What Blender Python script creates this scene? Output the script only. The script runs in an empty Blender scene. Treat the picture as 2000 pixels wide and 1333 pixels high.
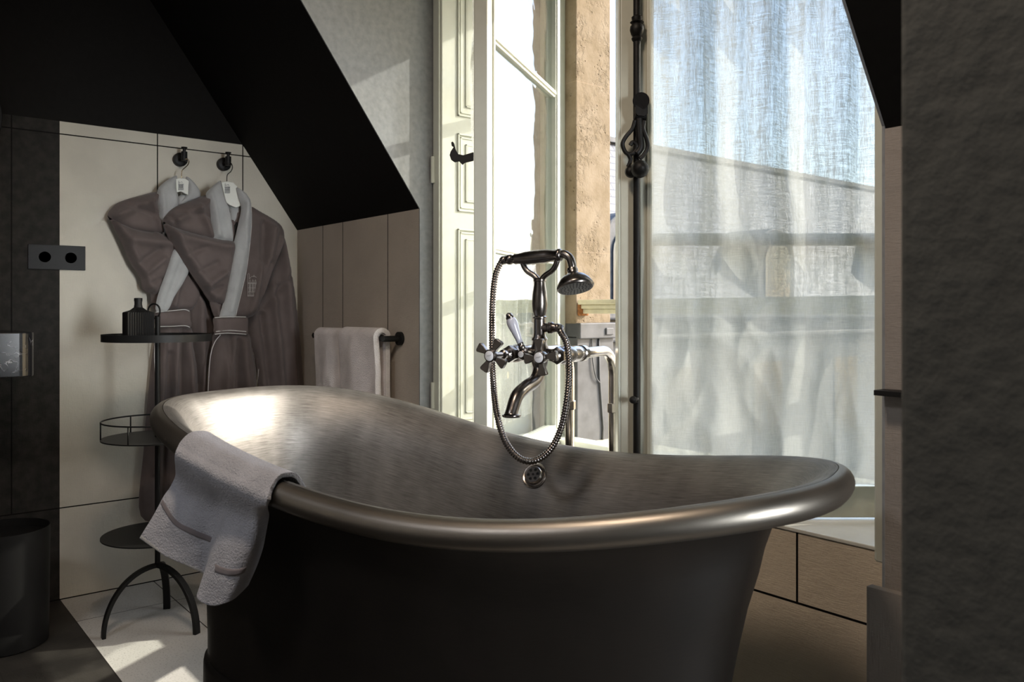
import bpy, math, random
import numpy as np
from mathutils import Vector, Matrix
from mathutils.geometry import delaunay_2d_cdt
from mathutils import noise as mn

# ------------------------------------------------------------------ camera, world, sun, exposure
scene = bpy.context.scene
COL = scene.collection
F = 1610.0; CX = 1000.0; HY = 608.0; CAMZ = 1.05; YAW = math.radians(50.9)
SA, CA = math.sin(YAW), math.cos(YAW)
cd = bpy.data.cameras.new('camera'); cam = bpy.data.objects.new('camera', cd); COL.objects.link(cam)
cam.location = (0, 0, CAMZ); cam.rotation_euler = (math.radians(90), 0, YAW)
cd.sensor_width = 36; cd.lens = F/2000*36; cd.shift_x = 0; cd.shift_y = -(666.5-HY)/2000
cd.clip_start = .05; cd.clip_end = 300
cd.dof.use_dof = True; cd.dof.focus_distance = 2.2; cd.dof.aperture_fstop = 8
scene.camera = cam

SUN = Vector((-.50, -1.0, -.60)).normalized()      # direction the sunlight travels
HAZE = 1.1
w = bpy.data.worlds.new('sky'); scene.world = w; w.use_nodes = True
nt = w.node_tree; nt.nodes.clear()
wo = nt.nodes.new('ShaderNodeOutputWorld'); bg = nt.nodes.new('ShaderNodeBackground'); sk = nt.nodes.new('ShaderNodeTexSky')
sk.sky_type = 'NISHITA'; sk.sun_disc = False; sk.sun_elevation = math.asin(-SUN.z)
sk.sun_rotation = math.atan2(-SUN.x, -SUN.y); sk.air_density = 1.0; sk.dust_density = 1.6; sk.ozone_density = 1.2
bg.inputs[1].default_value = 0.46
# bright haze of the sky around the sun
tcn = nt.nodes.new('ShaderNodeTexCoord'); dt = nt.nodes.new('ShaderNodeVectorMath'); dt.operation = 'DOT_PRODUCT'; dt.inputs[1].default_value = tuple(-SUN)
mxn = nt.nodes.new('ShaderNodeMath'); mxn.operation = 'MAXIMUM'; mxn.inputs[1].default_value = 0
pw = nt.nodes.new('ShaderNodeMath'); pw.operation = 'POWER'; pw.inputs[1].default_value = 5.0
bg2 = nt.nodes.new('ShaderNodeBackground'); bg2.inputs[0].default_value = (.95, .97, 1, 1); ms = nt.nodes.new('ShaderNodeMath'); ms.operation = 'MULTIPLY'; ms.inputs[1].default_value = HAZE
ad_ = nt.nodes.new('ShaderNodeAddShader')
nt.links.new(tcn.outputs['Generated'], dt.inputs[0]); nt.links.new(dt.outputs['Value'], mxn.inputs[0]); nt.links.new(mxn.outputs[0], pw.inputs[0]); nt.links.new(pw.outputs[0], ms.inputs[0]); nt.links.new(ms.outputs[0], bg2.inputs[1])
nt.links.new(sk.outputs[0], bg.inputs[0]); nt.links.new(bg.outputs[0], ad_.inputs[0]); nt.links.new(bg2.outputs[0], ad_.inputs[1]); nt.links.new(ad_.outputs[0], wo.inputs[0])
sd = bpy.data.lights.new('sun', 'SUN'); sd.energy = 5.0; sd.angle = math.radians(.53); sd.color = (1, .92, .80)
so = bpy.data.objects.new('sun', sd); COL.objects.link(so); so.location = (3, 6, 6)
so.rotation_euler = SUN.to_track_quat('-Z', 'Y').to_euler()
# fill light added in an unseen alcove right of the near wall
ad = bpy.data.lights.new('alcove_fill', 'AREA'); ad.shape = 'RECTANGLE'; ad.size = .30; ad.size_y = 1.5; ad.energy = 3.1; ad.spread = math.radians(34); ad.color = (.93, .97, 1)
ao = bpy.data.objects.new('alcove_fill', ad); COL.objects.link(ao); ao.location = (1.26, 1.12, 1.05)
ao.rotation_euler = Vector((-1, -.03, -.05)).to_track_quat('-Z', 'Y').to_euler()
vs = scene.view_settings; vs.view_transform = 'Standard'; vs.look = 'None'; vs.gamma = 1; vs.use_curve_mapping = False
vs.exposure = 0.6
scene.cycles.use_denoising = True
scene.cycles.max_bounces = 14; scene.cycles.diffuse_bounces = 6; scene.cycles.transparent_max_bounces = 16
scene.cycles.caustics_reflective = False; scene.cycles.sample_clamp_indirect = 6

# ------------------------------------------------------------------ coordinate helpers (room axes: u along the window wall, v towards the window)
def room(X, Y, z=None):
    p = (CA*X-SA*Y, SA*X+CA*Y)
    return p if z is None else Vector((p[0], p[1], z))
def at(px, py, u=None, v=None, z=None, Y=None):
    a = (px-CX)/F; b = (HY-py)/F; du = CA*a-SA; dv = SA*a+CA
    if u is not None: t = u/du
    elif v is not None: t = v/dv
    elif z is not None: t = (z-CAMZ)/b
    else: t = Y
    return Vector((du*t, dv*t, CAMZ+b*t))

# ------------------------------------------------------------------ materials
class NT:
    def __init__(s, name):
        s.m = bpy.data.materials.new(name); s.m.use_nodes = True; s.t = s.m.node_tree; s.t.nodes.clear()
        s.out = s.n('ShaderNodeOutputMaterial')
    def n(s, typ, **kw):
        x = s.t.nodes.new(typ)
        for k, v in kw.items(): setattr(x, k, v)
        return x
    def l(s, a, b): s.t.links.new(a, b)
    def setin(s, inp, v):
        if hasattr(v, 'is_linked') or isinstance(v, bpy.types.NodeSocket): s.l(v, inp)
        else: inp.default_value = v
    def math(s, op, a, b=0.0, c=None):
        x = s.n('ShaderNodeMath', operation=op); s.setin(x.inputs[0], a); s.setin(x.inputs[1], b)
        if c is not None: s.setin(x.inputs[2], c)
        return x.outputs[0]
    def mix(s, f, a, b):
        x = s.n('ShaderNodeMix', data_type='RGBA'); s.setin(x.inputs[0], f)
        s.setin(x.inputs[6], a if not isinstance(a, tuple) else (*a, 1)); s.setin(x.inputs[7], b if not isinstance(b, tuple) else (*b, 1))
        return x.outputs[2]
    def pos(s):
        g = s.n('ShaderNodeNewGeometry'); x = s.n('ShaderNodeSeparateXYZ'); s.l(g.outputs[0], x.inputs[0]); return g.outputs[0], x.outputs
    def noise(s, scale=5, detail=4, vec=None, stretch=None, rough=.5):
        x = s.n('ShaderNodeTexNoise'); x.inputs['Scale'].default_value = scale; x.inputs['Detail'].default_value = detail; x.inputs['Roughness'].default_value = rough
        if vec is None: vec = s.n('ShaderNodeNewGeometry').outputs[0]
        if stretch:
            mp = s.n('ShaderNodeMapping'); mp.inputs['Scale'].default_value = stretch; s.l(vec, mp.inputs[0]); vec = mp.outputs[0]
        s.l(vec, x.inputs['Vector']); return x.outputs[0]
    def ramp(s, f, a, b, lo=0., hi=1.):
        x = s.n('ShaderNodeMapRange'); s.l(f, x.inputs[0]); x.inputs[1].default_value = lo; x.inputs[2].default_value = hi
        x.inputs[3].default_value = a; x.inputs[4].default_value = b; return x.outputs[0]
    def bump(s, h, st=.3, d=.01):
        x = s.n('ShaderNodeBump'); x.inputs['Strength'].default_value = st; x.inputs['Distance'].default_value = d; s.l(h, x.inputs['Height']); return x.outputs[0]
    def bsdf(s, col=(.5,.5,.5), rough=.5, metal=0., normal=None, spec=.5, sheen=0., coat=0.):
        b = s.n('ShaderNodeBsdfPrincipled')
        s.setin(b.inputs['Base Color'], (*col, 1) if isinstance(col, tuple) else col)
        s.setin(b.inputs['Roughness'], rough); s.setin(b.inputs['Metallic'], metal)
        b.inputs['Specular IOR Level'].default_value = spec; b.inputs['Sheen Weight'].default_value = sheen; b.inputs['Coat Weight'].default_value = coat
        if normal is not None: s.l(normal, b.inputs['Normal'])
        return b.outputs[0]
    def done(s, sh): s.l(sh, s.out.inputs[0]); return s.m
    def lines(s, coord, vals, hw):
        r = None
        for v in vals:
            k = s.math('LESS_THAN', s.math('ABSOLUTE', s.math('SUBTRACT', coord, v)), hw)
            r = k if r is None else s.math('MAXIMUM', r, k)
        return r

def simple(name, col, rough=.5, metal=0., nscale=None, nst=.15, nd=.004, var=.12, **kw):
    t = NT(name)
    if nscale:
        nz = t.noise(nscale, 5)
        c = t.mix(t.ramp(nz, 0, 1, .3, .7), tuple(x*(1-var) for x in col), tuple(min(1, x*(1+var)) for x in col))
        return t.done(t.bsdf(c, rough, metal, t.bump(nz, nst, nd), **kw))
    return t.done(t.bsdf(col, rough, metal, **kw))

BEIGE = (.56, .53, .455); DARK = (.028, .026, .024)
def linen(t, st=.35):
    a = t.noise(420, 2, stretch=(1, 1, .12)); b = t.noise(420, 2, stretch=(.12, .12, 1)); c = t.noise(28, 4); d = t.noise(5, 3)
    h = t.math('ADD', t.math('ADD', t.math('MULTIPLY', a, .35), t.math('MULTIPLY', b, .35)), t.math('MULTIPLY', c, 1.2))
    return h, c, d
def wall_panel(name, vert=(), vc='Y', horiz=(), col=BEIGE, dark_below=None, hw=.0022, vmin=None, top=None, lo_only=None):
    t = NT(name); P, xyz = t.pos(); h, c, d = linen(t)
    base = t.mix(t.ramp(d, 0, 1, .35, .65), tuple(x*.93 for x in col), tuple(x*1.05 for x in col))
    if dark_below is not None:
        dk = t.mix(t.ramp(c, 0, 1, .35, .65), (.020, .019, .0175), (.034, .031, .028))
        base = t.mix(t.math('LESS_THAN', xyz[1], dark_below), base, dk)
    co = xyz[1] if vc == 'Y' else xyz[0]
    m = t.lines(co, vert, hw) if vert else None
    if m and vmin is not None: m = t.math('MULTIPLY', m, t.math('GREATER_THAN', xyz[2], vmin))
    if horiz:
        k = t.lines(xyz[2], horiz, hw); m = k if m is None else t.math('MAXIMUM', m, k)
    if m: base = t.mix(m, base, (.006, .005, .005)); h = t.math('SUBTRACT', h, t.math('MULTIPLY', m, 3.))
    return t.done(t.bsdf(base, .72, 0., t.bump(h, .45, .005), spec=.12))
M = {}
M['wall_a'] = wall_panel('beige_and_dark_textured_panel', (.462, .952, 1.29), 'Y', (.334, 1.694, .002), dark_below=.613, vmin=.334)
M['wall_b'] = wall_panel('dimmed_beige_textured_boarding', (-3.113, -2.939, -2.594), 'X', (), col=(.50, .45, .39))  # left wall's panel, with its dimmer, browner light put into the colour
M['under'] = wall_panel('beige_textured_tile', (-1.055,), 'X', (.380, .5455), col=(.74, .64, .52), hw=.0028, vmin=.380)
M['black'] = simple('matt_black_paint', (.0085, .0078, .0072), .7, nscale=60, nst=.08, spec=.10)
M['cheek'] = simple('grey_plaster', (.23, .24, .25), .8, nscale=50, nst=.12)
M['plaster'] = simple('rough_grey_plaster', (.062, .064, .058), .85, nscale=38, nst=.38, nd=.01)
M['whitewall'] = simple('off_white_wall', (.75, .72, .67), .85, nscale=40, nst=.1)
M['trimw'] = simple('pale_green_white_gloss_paint', (.58, .60, .53), .35, nscale=30, nst=.05, var=.03)
M['framed'] = simple('grey_green_gloss_paint', (.50, .50, .42), .35, nscale=30, nst=.05, var=.05)
M['sill'] = simple('white_sill_paint', (.78, .78, .74), .25, nscale=20, nst=.04, var=.04)
M['blackm'] = simple('satin_black_metal', (.009, .009, .009), .48, .0, spec=.22)
M['iron'] = simple('black_painted_iron', (.006, .0055, .005), .5, .0, nscale=90, nst=.2, spec=.25)
M['bin'] = simple('black_bin_coating', (.008, .008, .008), .5, spec=.2)
M['brass'] = simple('pale_brass_wire', (.55, .45, .30), .25, 1.)
M['porc'] = simple('white_porcelain', (.62, .63, .66), .12, coat=.5)
M['porcl'] = simple('grey_lavender_porcelain', (.42, .43, .50), .12, coat=.5)
M['ink'] = simple('grey_ink', (.12, .13, .15), .6)
M['thread'] = simple('pale_thread', (.42, .39, .37), .8)
M['card'] = simple('white_hanger', (.66, .67, .62), .5)
M['white_pipe'] = simple('pale_piping', (.55, .53, .51), .8)
M['glassdark'] = simple('dark_socket_glass', (.012, .012, .013), .25)

def floor_mat():
    t = NT('pale_and_dark_floor_tile'); P, xyz = t.pos()
    sp = t.noise(160, 3); c = t.noise(9, 4)
    base = t.mix(t.ramp(sp, 0, 1, .28, .45), (.34, .335, .315), (.56, .55, .52))
    base = t.mix(t.ramp(c, 0, .25, .4, .7), base, (.42, .41, .39))
    dk = t.mix(t.ramp(c, 0, 1, .35, .65), (.022, .020, .018), (.045, .041, .036))
    isd = t.math('LESS_THAN', xyz[1], .613)
    base = t.mix(isd, base, dk)
    m1 = t.math('MULTIPLY', t.lines(xyz[0], (-3.09, -2.34, -1.6, -.85), .0017), t.math('GREATER_THAN', xyz[1], .613))
    m2 = t.lines(xyz[1], (.939, .6135), .002)
    m3 = t.math('MULTIPLY', t.lines(xyz[0], (-2.78, -2.1, -1.4), .0016), isd)
    m4 = t.math('MULTIPLY', t.lines(xyz[1], (.355, -.2), .0016), isd)
    m = t.math('MAXIMUM', t.math('MAXIMUM', m1, m2), t.math('MAXIMUM', m3, m4))
    base = t.mix(m, base, (.02, .018, .016))
    return t.done(t.bsdf(base, .55, 0., t.bump(t.math('SUBTRACT', sp, m), .15, .003), spec=.4))
M['floor'] = floor_mat()

def tub_mat(name, col, rlo, rhi, metal, dark):
    t = NT(name); uv = t.n('ShaderNodeUVMap').outputs[0]
    st = t.noise(1, 6, uv, (14, 420, 1), .65); st2 = t.noise(1, 5, uv, (40, 900, 1), .6); pt = t.noise(1, 5, uv, (7, 5, 1)); big = t.noise(6, 4)
    f = t.math('ADD', t.math('MULTIPLY', st, .6), t.math('MULTIPLY', pt, .5))
    c = t.mix(t.ramp(f, 0, 1, .38, .72), dark, col)
    r = t.ramp(t.math('ADD', t.math('MULTIPLY', st2, .6), t.math('MULTIPLY', big, .4)), rlo, rhi, .3, .7)
    return t.done(t.bsdf(c, r, metal, t.bump(t.math('ADD', st, st2), .10, .0015), spec=.5))
M['tub_in'] = tub_mat('brushed_aged_nickel', (.28, .268, .252), .42, .58, .80, (.095, .09, .083))
M['tub_rim'] = tub_mat('polished_aged_nickel_roll', (.22, .20, .175), .34, .44, .95, (.25, .23, .20))
M['tub_out'] = tub_mat('dark_patinated_bronze', (.012, .009, .007), .42, .55, .2, (.005, .004, .003))
M['nickel'] = simple('brushed_nickel', (.42, .39, .36), .24, 1., nscale=60, nst=.03)
M['nickel_d'] = simple('dark_aged_nickel', (.17, .155, .145), .27, 1., nscale=60, nst=.04)

def cloth(name, col, weave=900, var=.1, sheen=.3, bst=.35, fuzz=None):
    t = NT(name); a = t.noise(weave, 3); b = t.noise(18, 4)
    c = t.mix(t.ramp(b, 0, 1, .3, .7), tuple(x*(1-var) for x in col), tuple(min(1, x*(1+var)) for x in col))
    if fuzz: a = t.math('ADD', a, t.math('MULTIPLY', t.noise(fuzz, 3), 1.5))
    return t.done(t.bsdf(c, .95, 0., t.bump(a, bst, .003), spec=.1, sheen=sheen))
M['taupe'] = cloth('taupe_robe_cloth', (.125, .100, .094), sheen=.12, bst=.12)
M['towelling'] = cloth('pale_grey_towelling', (.38, .385, .38), 500, fuzz=250)
M['towel_grey'] = cloth('grey_lilac_towel', (.44, .45, .495), 420, fuzz=240, bst=.8)
M['towel_band'] = cloth('darker_towel_band', (.20, .18, .19), 900)
M['towel_pink'] = cloth('warm_white_towel', (.82, .77, .76), 420, fuzz=220, bst=.8)

def marble():
    t = NT('black_veined_marble'); v = t.n('ShaderNodeTexVoronoi', feature='DISTANCE_TO_EDGE'); v.inputs['Scale'].default_value = 16
    g = t.n('ShaderNodeNewGeometry').outputs[0]; nz = t.n('ShaderNodeTexNoise'); nz.inputs['Scale'].default_value = 9; nz.inputs['Detail'].default_value = 6; t.l(g, nz.inputs['Vector'])
    mx = t.n('ShaderNodeMix', data_type='VECTOR'); mx.inputs[0].default_value = .28; t.l(g, mx.inputs[4]); t.l(nz.outputs[1], mx.inputs[5]); t.l(mx.outputs[1], v.inputs['Vector'])
    m = t.math('MULTIPLY', t.ramp(v.outputs[0], 1, 0, .0, .035), t.ramp(t.noise(12, 5), 0, 1, .5, .68))
    return t.done(t.bsdf(t.mix(m, (.012, .013, .016), (.55, .56, .6)), .22))
M['marble'] = marble()

def stone():
    t = NT('warm_limestone'); P, xyz = t.pos(); v = t.n('ShaderNodeTexVoronoi'); v.inputs['Scale'].default_value = 55; t.l(P, v.inputs['Vector'])
    pit = t.math('MULTIPLY', t.ramp(v.outputs[0], 1, 0, .06, .22), t.ramp(t.noise(14, 3), 0, 1, .52, .6))
    a = t.noise(11, 6, rough=.65); b = t.noise(120, 4)
    er = t.math('MULTIPLY', t.ramp(t.noise(7, 3), 0, 1, .45, .6), t.ramp(t.noise(45, 6, rough=.7), 0, 1, .45, .62))
    c = t.mix(t.ramp(a, 0, 1, .35, .65), (.22, .172, .115), (.295, .24, .175))
    c = t.mix(t.math('MULTIPLY', pit, .8), c, (.10, .065, .04))
    j = t.lines(xyz[2], (1.92, 1.275, 2.4), .0022); c = t.mix(t.math('MULTIPLY', j, .5), c, (.35, .27, .19))
    h = t.math('ADD', t.math('SUBTRACT', t.math('MULTIPLY', b, .25), t.math('MULTIPLY', pit, 2.)), t.math('SUBTRACT', t.math('MULTIPLY', er, -.9), j))
    return t.done(t.bsdf(c, .9, 0., t.bump(h, .7, .006), spec=.1))
M['stone'] = stone()
M['zinc'] = simple('weathered_zinc', (.065, .068, .075), .6, .0, nscale=13, nst=.2, nd=.006, var=.35)
M['rail'] = simple('cream_painted_rail', (.62, .57, .40), .4, nscale=30, nst=.05)
M['rust'] = simple('rust_stain', (.25, .10, .03), .9, nscale=90, nst=.4, var=.5)
M['slate'] = None
def slate():
    t = NT('grey_slate'); P, xyz = t.pos(); b = t.n('ShaderNodeTexBrick'); b.inputs['Scale'].default_value = 1
    cm = t.n('ShaderNodeCombineXYZ'); t.l(xyz[1], cm.inputs[0]); t.l(xyz[2], cm.inputs[1]); t.l(cm.outputs[0], b.inputs['Vector'])
    b.inputs['Brick Width'].default_value = .3; b.inputs['Row Height'].default_value = .13; b.inputs['Mortar Size'].default_value = .012
    b.inputs['Color1'].default_value = (.13, .135, .15, 1); b.inputs['Color2'].default_value = (.20, .205, .22, 1); b.inputs['Mortar'].default_value = (.06, .06, .07, 1)
    c = t.mix(t.ramp(t.noise(1.7, 5), 0, .8, .55, .7), b.outputs[0], (.07, .07, .075))
    return t.done(t.bsdf(c, .5, 0., t.bump(b.outputs[1], -.5, .02)))
M['slate'] = slate()
def brick():
    t = NT('tan_facade'); a = t.noise(3, 5); return t.done(t.bsdf(t.mix(a, (.15, .145, .14), (.23, .225, .22)), .9))
M['facade'] = brick()
M['darkglass'] = simple('dark_far_glass', (.03, .04, .06), .1)

def glass_mat():
    t = NT('old_window_glass'); tr = t.n('ShaderNodeBsdfTransparent'); tr.inputs[0].default_value = (.96, .98, .97, 1)
    gl = t.n('ShaderNodeBsdfGlossy'); gl.inputs['Roughness'].default_value = .0
    t.l(t.bump(t.noise(6, 2), .25, .01), gl.inputs['Normal'])
    fr = t.n('ShaderNodeFresnel'); t.l(t.ramp(t.n('ShaderNodeNewGeometry').outputs['Backfacing'], 1.5, 1/1.5), fr.inputs[0])
    mx = t.n('ShaderNodeMixShader'); t.l(fr.outputs[0], mx.inputs[0]); t.l(tr.outputs[0], mx.inputs[1]); t.l(gl.outputs[0], mx.inputs[2])
    return t.done(mx.outputs[0])
M['glass'] = glass_mat()
def sheer(name='sheer_linen_voile', lo=.70, hi=.97):
    t = NT(name); P, xyz = t.pos()
    wv = t.noise(700, 2, stretch=(1, 1, .05)); wh = t.noise(700, 2, stretch=(.05, .05, 1)); sl = t.noise(90, 3, stretch=(1, 1, .03))
    d = t.math('ADD', t.math('ADD', t.math('MULTIPLY', wv, .4), t.math('MULTIPLY', wh, .4)), t.math('MULTIPLY', sl, .3))
    nrm = t.bump(t.math('ADD', t.noise(16, 5, rough=.6), t.math('MULTIPLY', d, .25)), .25, .006)
    tr = t.n('ShaderNodeBsdfTransparent'); tl = t.n('ShaderNodeBsdfTranslucent'); df = t.n('ShaderNodeBsdfDiffuse')
    tl.inputs[0].default_value = (.47, .485, .475, 1); df.inputs[0].default_value = (.50, .51, .50, 1)
    t.l(nrm, tl.inputs['Normal']); t.l(nrm, df.inputs['Normal'])
    m1 = t.n('ShaderNodeMixShader'); m1.inputs[0].default_value = .35; t.l(tl.outputs[0], m1.inputs[1]); t.l(df.outputs[0], m1.inputs[2])
    m2 = t.n('ShaderNodeMixShader'); t.l(t.ramp(d, lo, hi, .42, .66), m2.inputs[0]); t.l(tr.outputs[0], m2.inputs[1]); t.l(m1.outputs[0], m2.inputs[2])
    return t.done(m2.outputs[0])
M['sheer'] = sheer(); M['sheer_thin'] = sheer('thin_open_voile', .22, .62)

# ------------------------------------------------------------------ object helpers
def thing(name, label, cat, loc=(0, 0, 0), group=None):
    o = bpy.data.objects.new(name, None); COL.objects.link(o); o.location = loc; o.empty_display_size = .05
    o['label'] = label; o['category'] = cat
    if group: o['group'] = group
    return o
def tag(o, label, cat, group=None):
    o['label'] = label; o['category'] = cat
    if group: o['group'] = group
    return o
def struct(o): o['kind'] = 'structure'; return o

class MB:
    fit = None      # (drawing centre, real centre, size factor) for fittings drawn at another size
    def __init__(s): s.v = []; s.f = []; s.uv = None
    def add(s, vs_, fs):
        k = len(s.v); s.v += [tuple(p) for p in vs_]; s.f += [tuple(i+k for i in q) for q in fs]; return s
    def box(s, lo, hi):
        x0, y0, z0 = lo; x1, y1, z1 = hi
        return s.add([(x0,y0,z0),(x1,y0,z0),(x1,y1,z0),(x0,y1,z0),(x0,y0,z1),(x1,y0,z1),(x1,y1,z1),(x0,y1,z1)],
                     [(0,3,2,1),(4,5,6,7),(0,1,5,4),(1,2,6,5),(2,3,7,6),(3,0,4,7)])
    def obox(s, o, ax, ay, az):      # oriented box: corner o and three edge vectors
        o, ax, ay, az = map(Vector, (o, ax, ay, az))
        if ax.cross(ay).dot(az) < 0: o = o+ax; ax = -ax
        P = [o, o+ax, o+ax+ay, o+ay, o+az, o+ax+az, o+ax+ay+az, o+ay+az]
        return s.add(P, [(0,3,2,1),(4,5,6,7),(0,1,5,4),(1,2,6,5),(2,3,7,6),(3,0,4,7)])
    def tube(s, pts, r, n=12, closed=False, cap=True, flat=1.0, up=None):
        pts = [Vector(p) for p in pts]; N = len(pts)
        rs = r if isinstance(r, (list, tuple)) else [r]*N
        rings = []; prev = None
        for i, p in enumerate(pts):
            if closed: tg = (pts[(i+1) % N]-pts[i-1])
            else: tg = pts[min(i+1, N-1)]-pts[max(i-1, 0)]
            tg.normalize()
            if prev is None:
                a = Vector(up) if up is not None else (Vector((0, 0, 1)) if abs(tg.z) < .9 else Vector((1, 0, 0)))
            else: a = prev
            b1 = (a-tg*a.dot(tg)).normalized(); prev = b1; b2 = tg.cross(b1)
            rings.append([p+(b1*math.cos(2*math.pi*k/n)+b2*math.sin(2*math.pi*k/n)*flat)*rs[i] for k in range(n)])
        V = [q for r_ in rings for q in r_]; Fc = []
        for i in range(N if closed else N-1):
            j = (i+1) % N
            for k in range(n): k2 = (k+1) % n; Fc.append((i*n+k, i*n+k2, j*n+k2, j*n+k))
        if cap and not closed:
            Fc.append(tuple(reversed(range(n)))); Fc.append(tuple((N-1)*n+k for k in range(n)))
        return s.add(V, Fc)
    def lathe(s, o, axis, prof, n=24, cap=True):      # prof: list of (distance along axis, radius)
        o = Vector(o); ax = Vector(axis).normalized(); a = Vector((0, 0, 1)) if abs(ax.z) < .9 else Vector((1, 0, 0))
        b1 = (a-ax*a.dot(ax)).normalized(); b2 = ax.cross(b1); V = []; Fc = []
        for d, r in prof:
            for k in range(n): V.append(o+ax*d+(b1*math.cos(2*math.pi*k/n)+b2*math.sin(2*math.pi*k/n))*max(r, 1e-5))
        for i in range(len(prof)-1):
            for k in range(n): k2 = (k+1) % n; Fc.append((i*n+k, i*n+k2, (i+1)*n+k2, (i+1)*n+k))
        if cap: Fc.append(tuple(reversed(range(n)))); Fc.append(tuple((len(prof)-1)*n+k for k in range(n)))
        return s.add(V, Fc)
    def prism(s, poly, d):            # poly: list of 3D points in one plane, d: thickness vector
        poly = [Vector(p) for p in poly]; d = Vector(d); n = len(poly)
        nn = Vector((0, 0, 0))
        for i in range(n): nn += poly[i].cross(poly[(i+1) % n])
        if nn.dot(d) > 0: poly = poly[::-1]
        V = poly+[p+d for p in poly]
        return s.add(V, [tuple(range(n)), tuple(reversed(range(n, 2*n)))]+[(i, n+i, n+(i+1) % n, (i+1) % n) for i in range(n)])
    def grid(s, G, closed_u=False):
        k = len(s.v); R = len(G); C_ = len(G[0]); V = [p for row in G for p in row]; Fc = []
        for i in range(R-1):
            for j in range(C_ if closed_u else C_-1):
                j2 = (j+1) % C_; Fc.append((i*C_+j, i*C_+j2, (i+1)*C_+j2, (i+1)*C_+j))
        return s.add(V, Fc)
    def build(s, name, mat, parent=None, smooth=False, bevel=0, solid=0, sub=0, auto=None, offset=0, bseg=2):
        if MB.fit: s.v = [tuple(MB.fit[1]+(Vector(p)-MB.fit[0])*MB.fit[2]) for p in s.v]
        me = bpy.data.meshes.new(name); me.from_pydata(s.v, [], s.f); me.update()
        import bmesh
        bm = bmesh.new(); bm.from_mesh(me); bmesh.ops.recalc_face_normals(bm, faces=bm.faces); bm.to_mesh(me); bm.free()
        o = bpy.data.objects.new(name, me); COL.objects.link(o); me.materials.append(M[mat] if isinstance(mat, str) else mat)
        if smooth:
            for p in me.polygons: p.use_smooth = True
            if auto: me.set_sharp_from_angle(angle=math.radians(auto))
        if parent is not None:
            o.parent = parent; o.matrix_parent_inverse = Matrix.Translation(-Vector(parent.location)) if parent.parent is None else Matrix.Identity(4)
            if parent.parent is not None: o.matrix_parent_inverse = Matrix.Identity(4); o.location = (0, 0, 0)
        if solid:
            m = o.modifiers.new('solid', 'SOLIDIFY'); m.thickness = solid; m.offset = offset
        if bevel:
            m = o.modifiers.new('bevel', 'BEVEL'); m.width = bevel; m.segments = bseg; m.limit_method = 'ANGLE'; m.angle_limit = math.radians(40)
        if sub:
            m = o.modifiers.new('sub', 'SUBSURF'); m.levels = sub; m.render_levels = sub
        return o

def crom(P, n=8, closed=False):
    P = [Vector(p) for p in P]; N = len(P); out = []
    for i in range(N if closed else N-1):
        g = (lambda k: P[k % N]) if closed else (lambda k: P[max(0, min(N-1, k))])
        p0, p1, p2, p3 = g(i-1), g(i), g(i+1), g(i+2)
        for k in range(n):
            t = k/n
            out.append(.5*((2*p1)+(p2-p0)*t+(2*p0-5*p1+4*p2-p3)*t*t+(3*p1-p0-3*p2+p3)*t**3))
    if not closed: out.append(P[-1])
    return out

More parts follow.
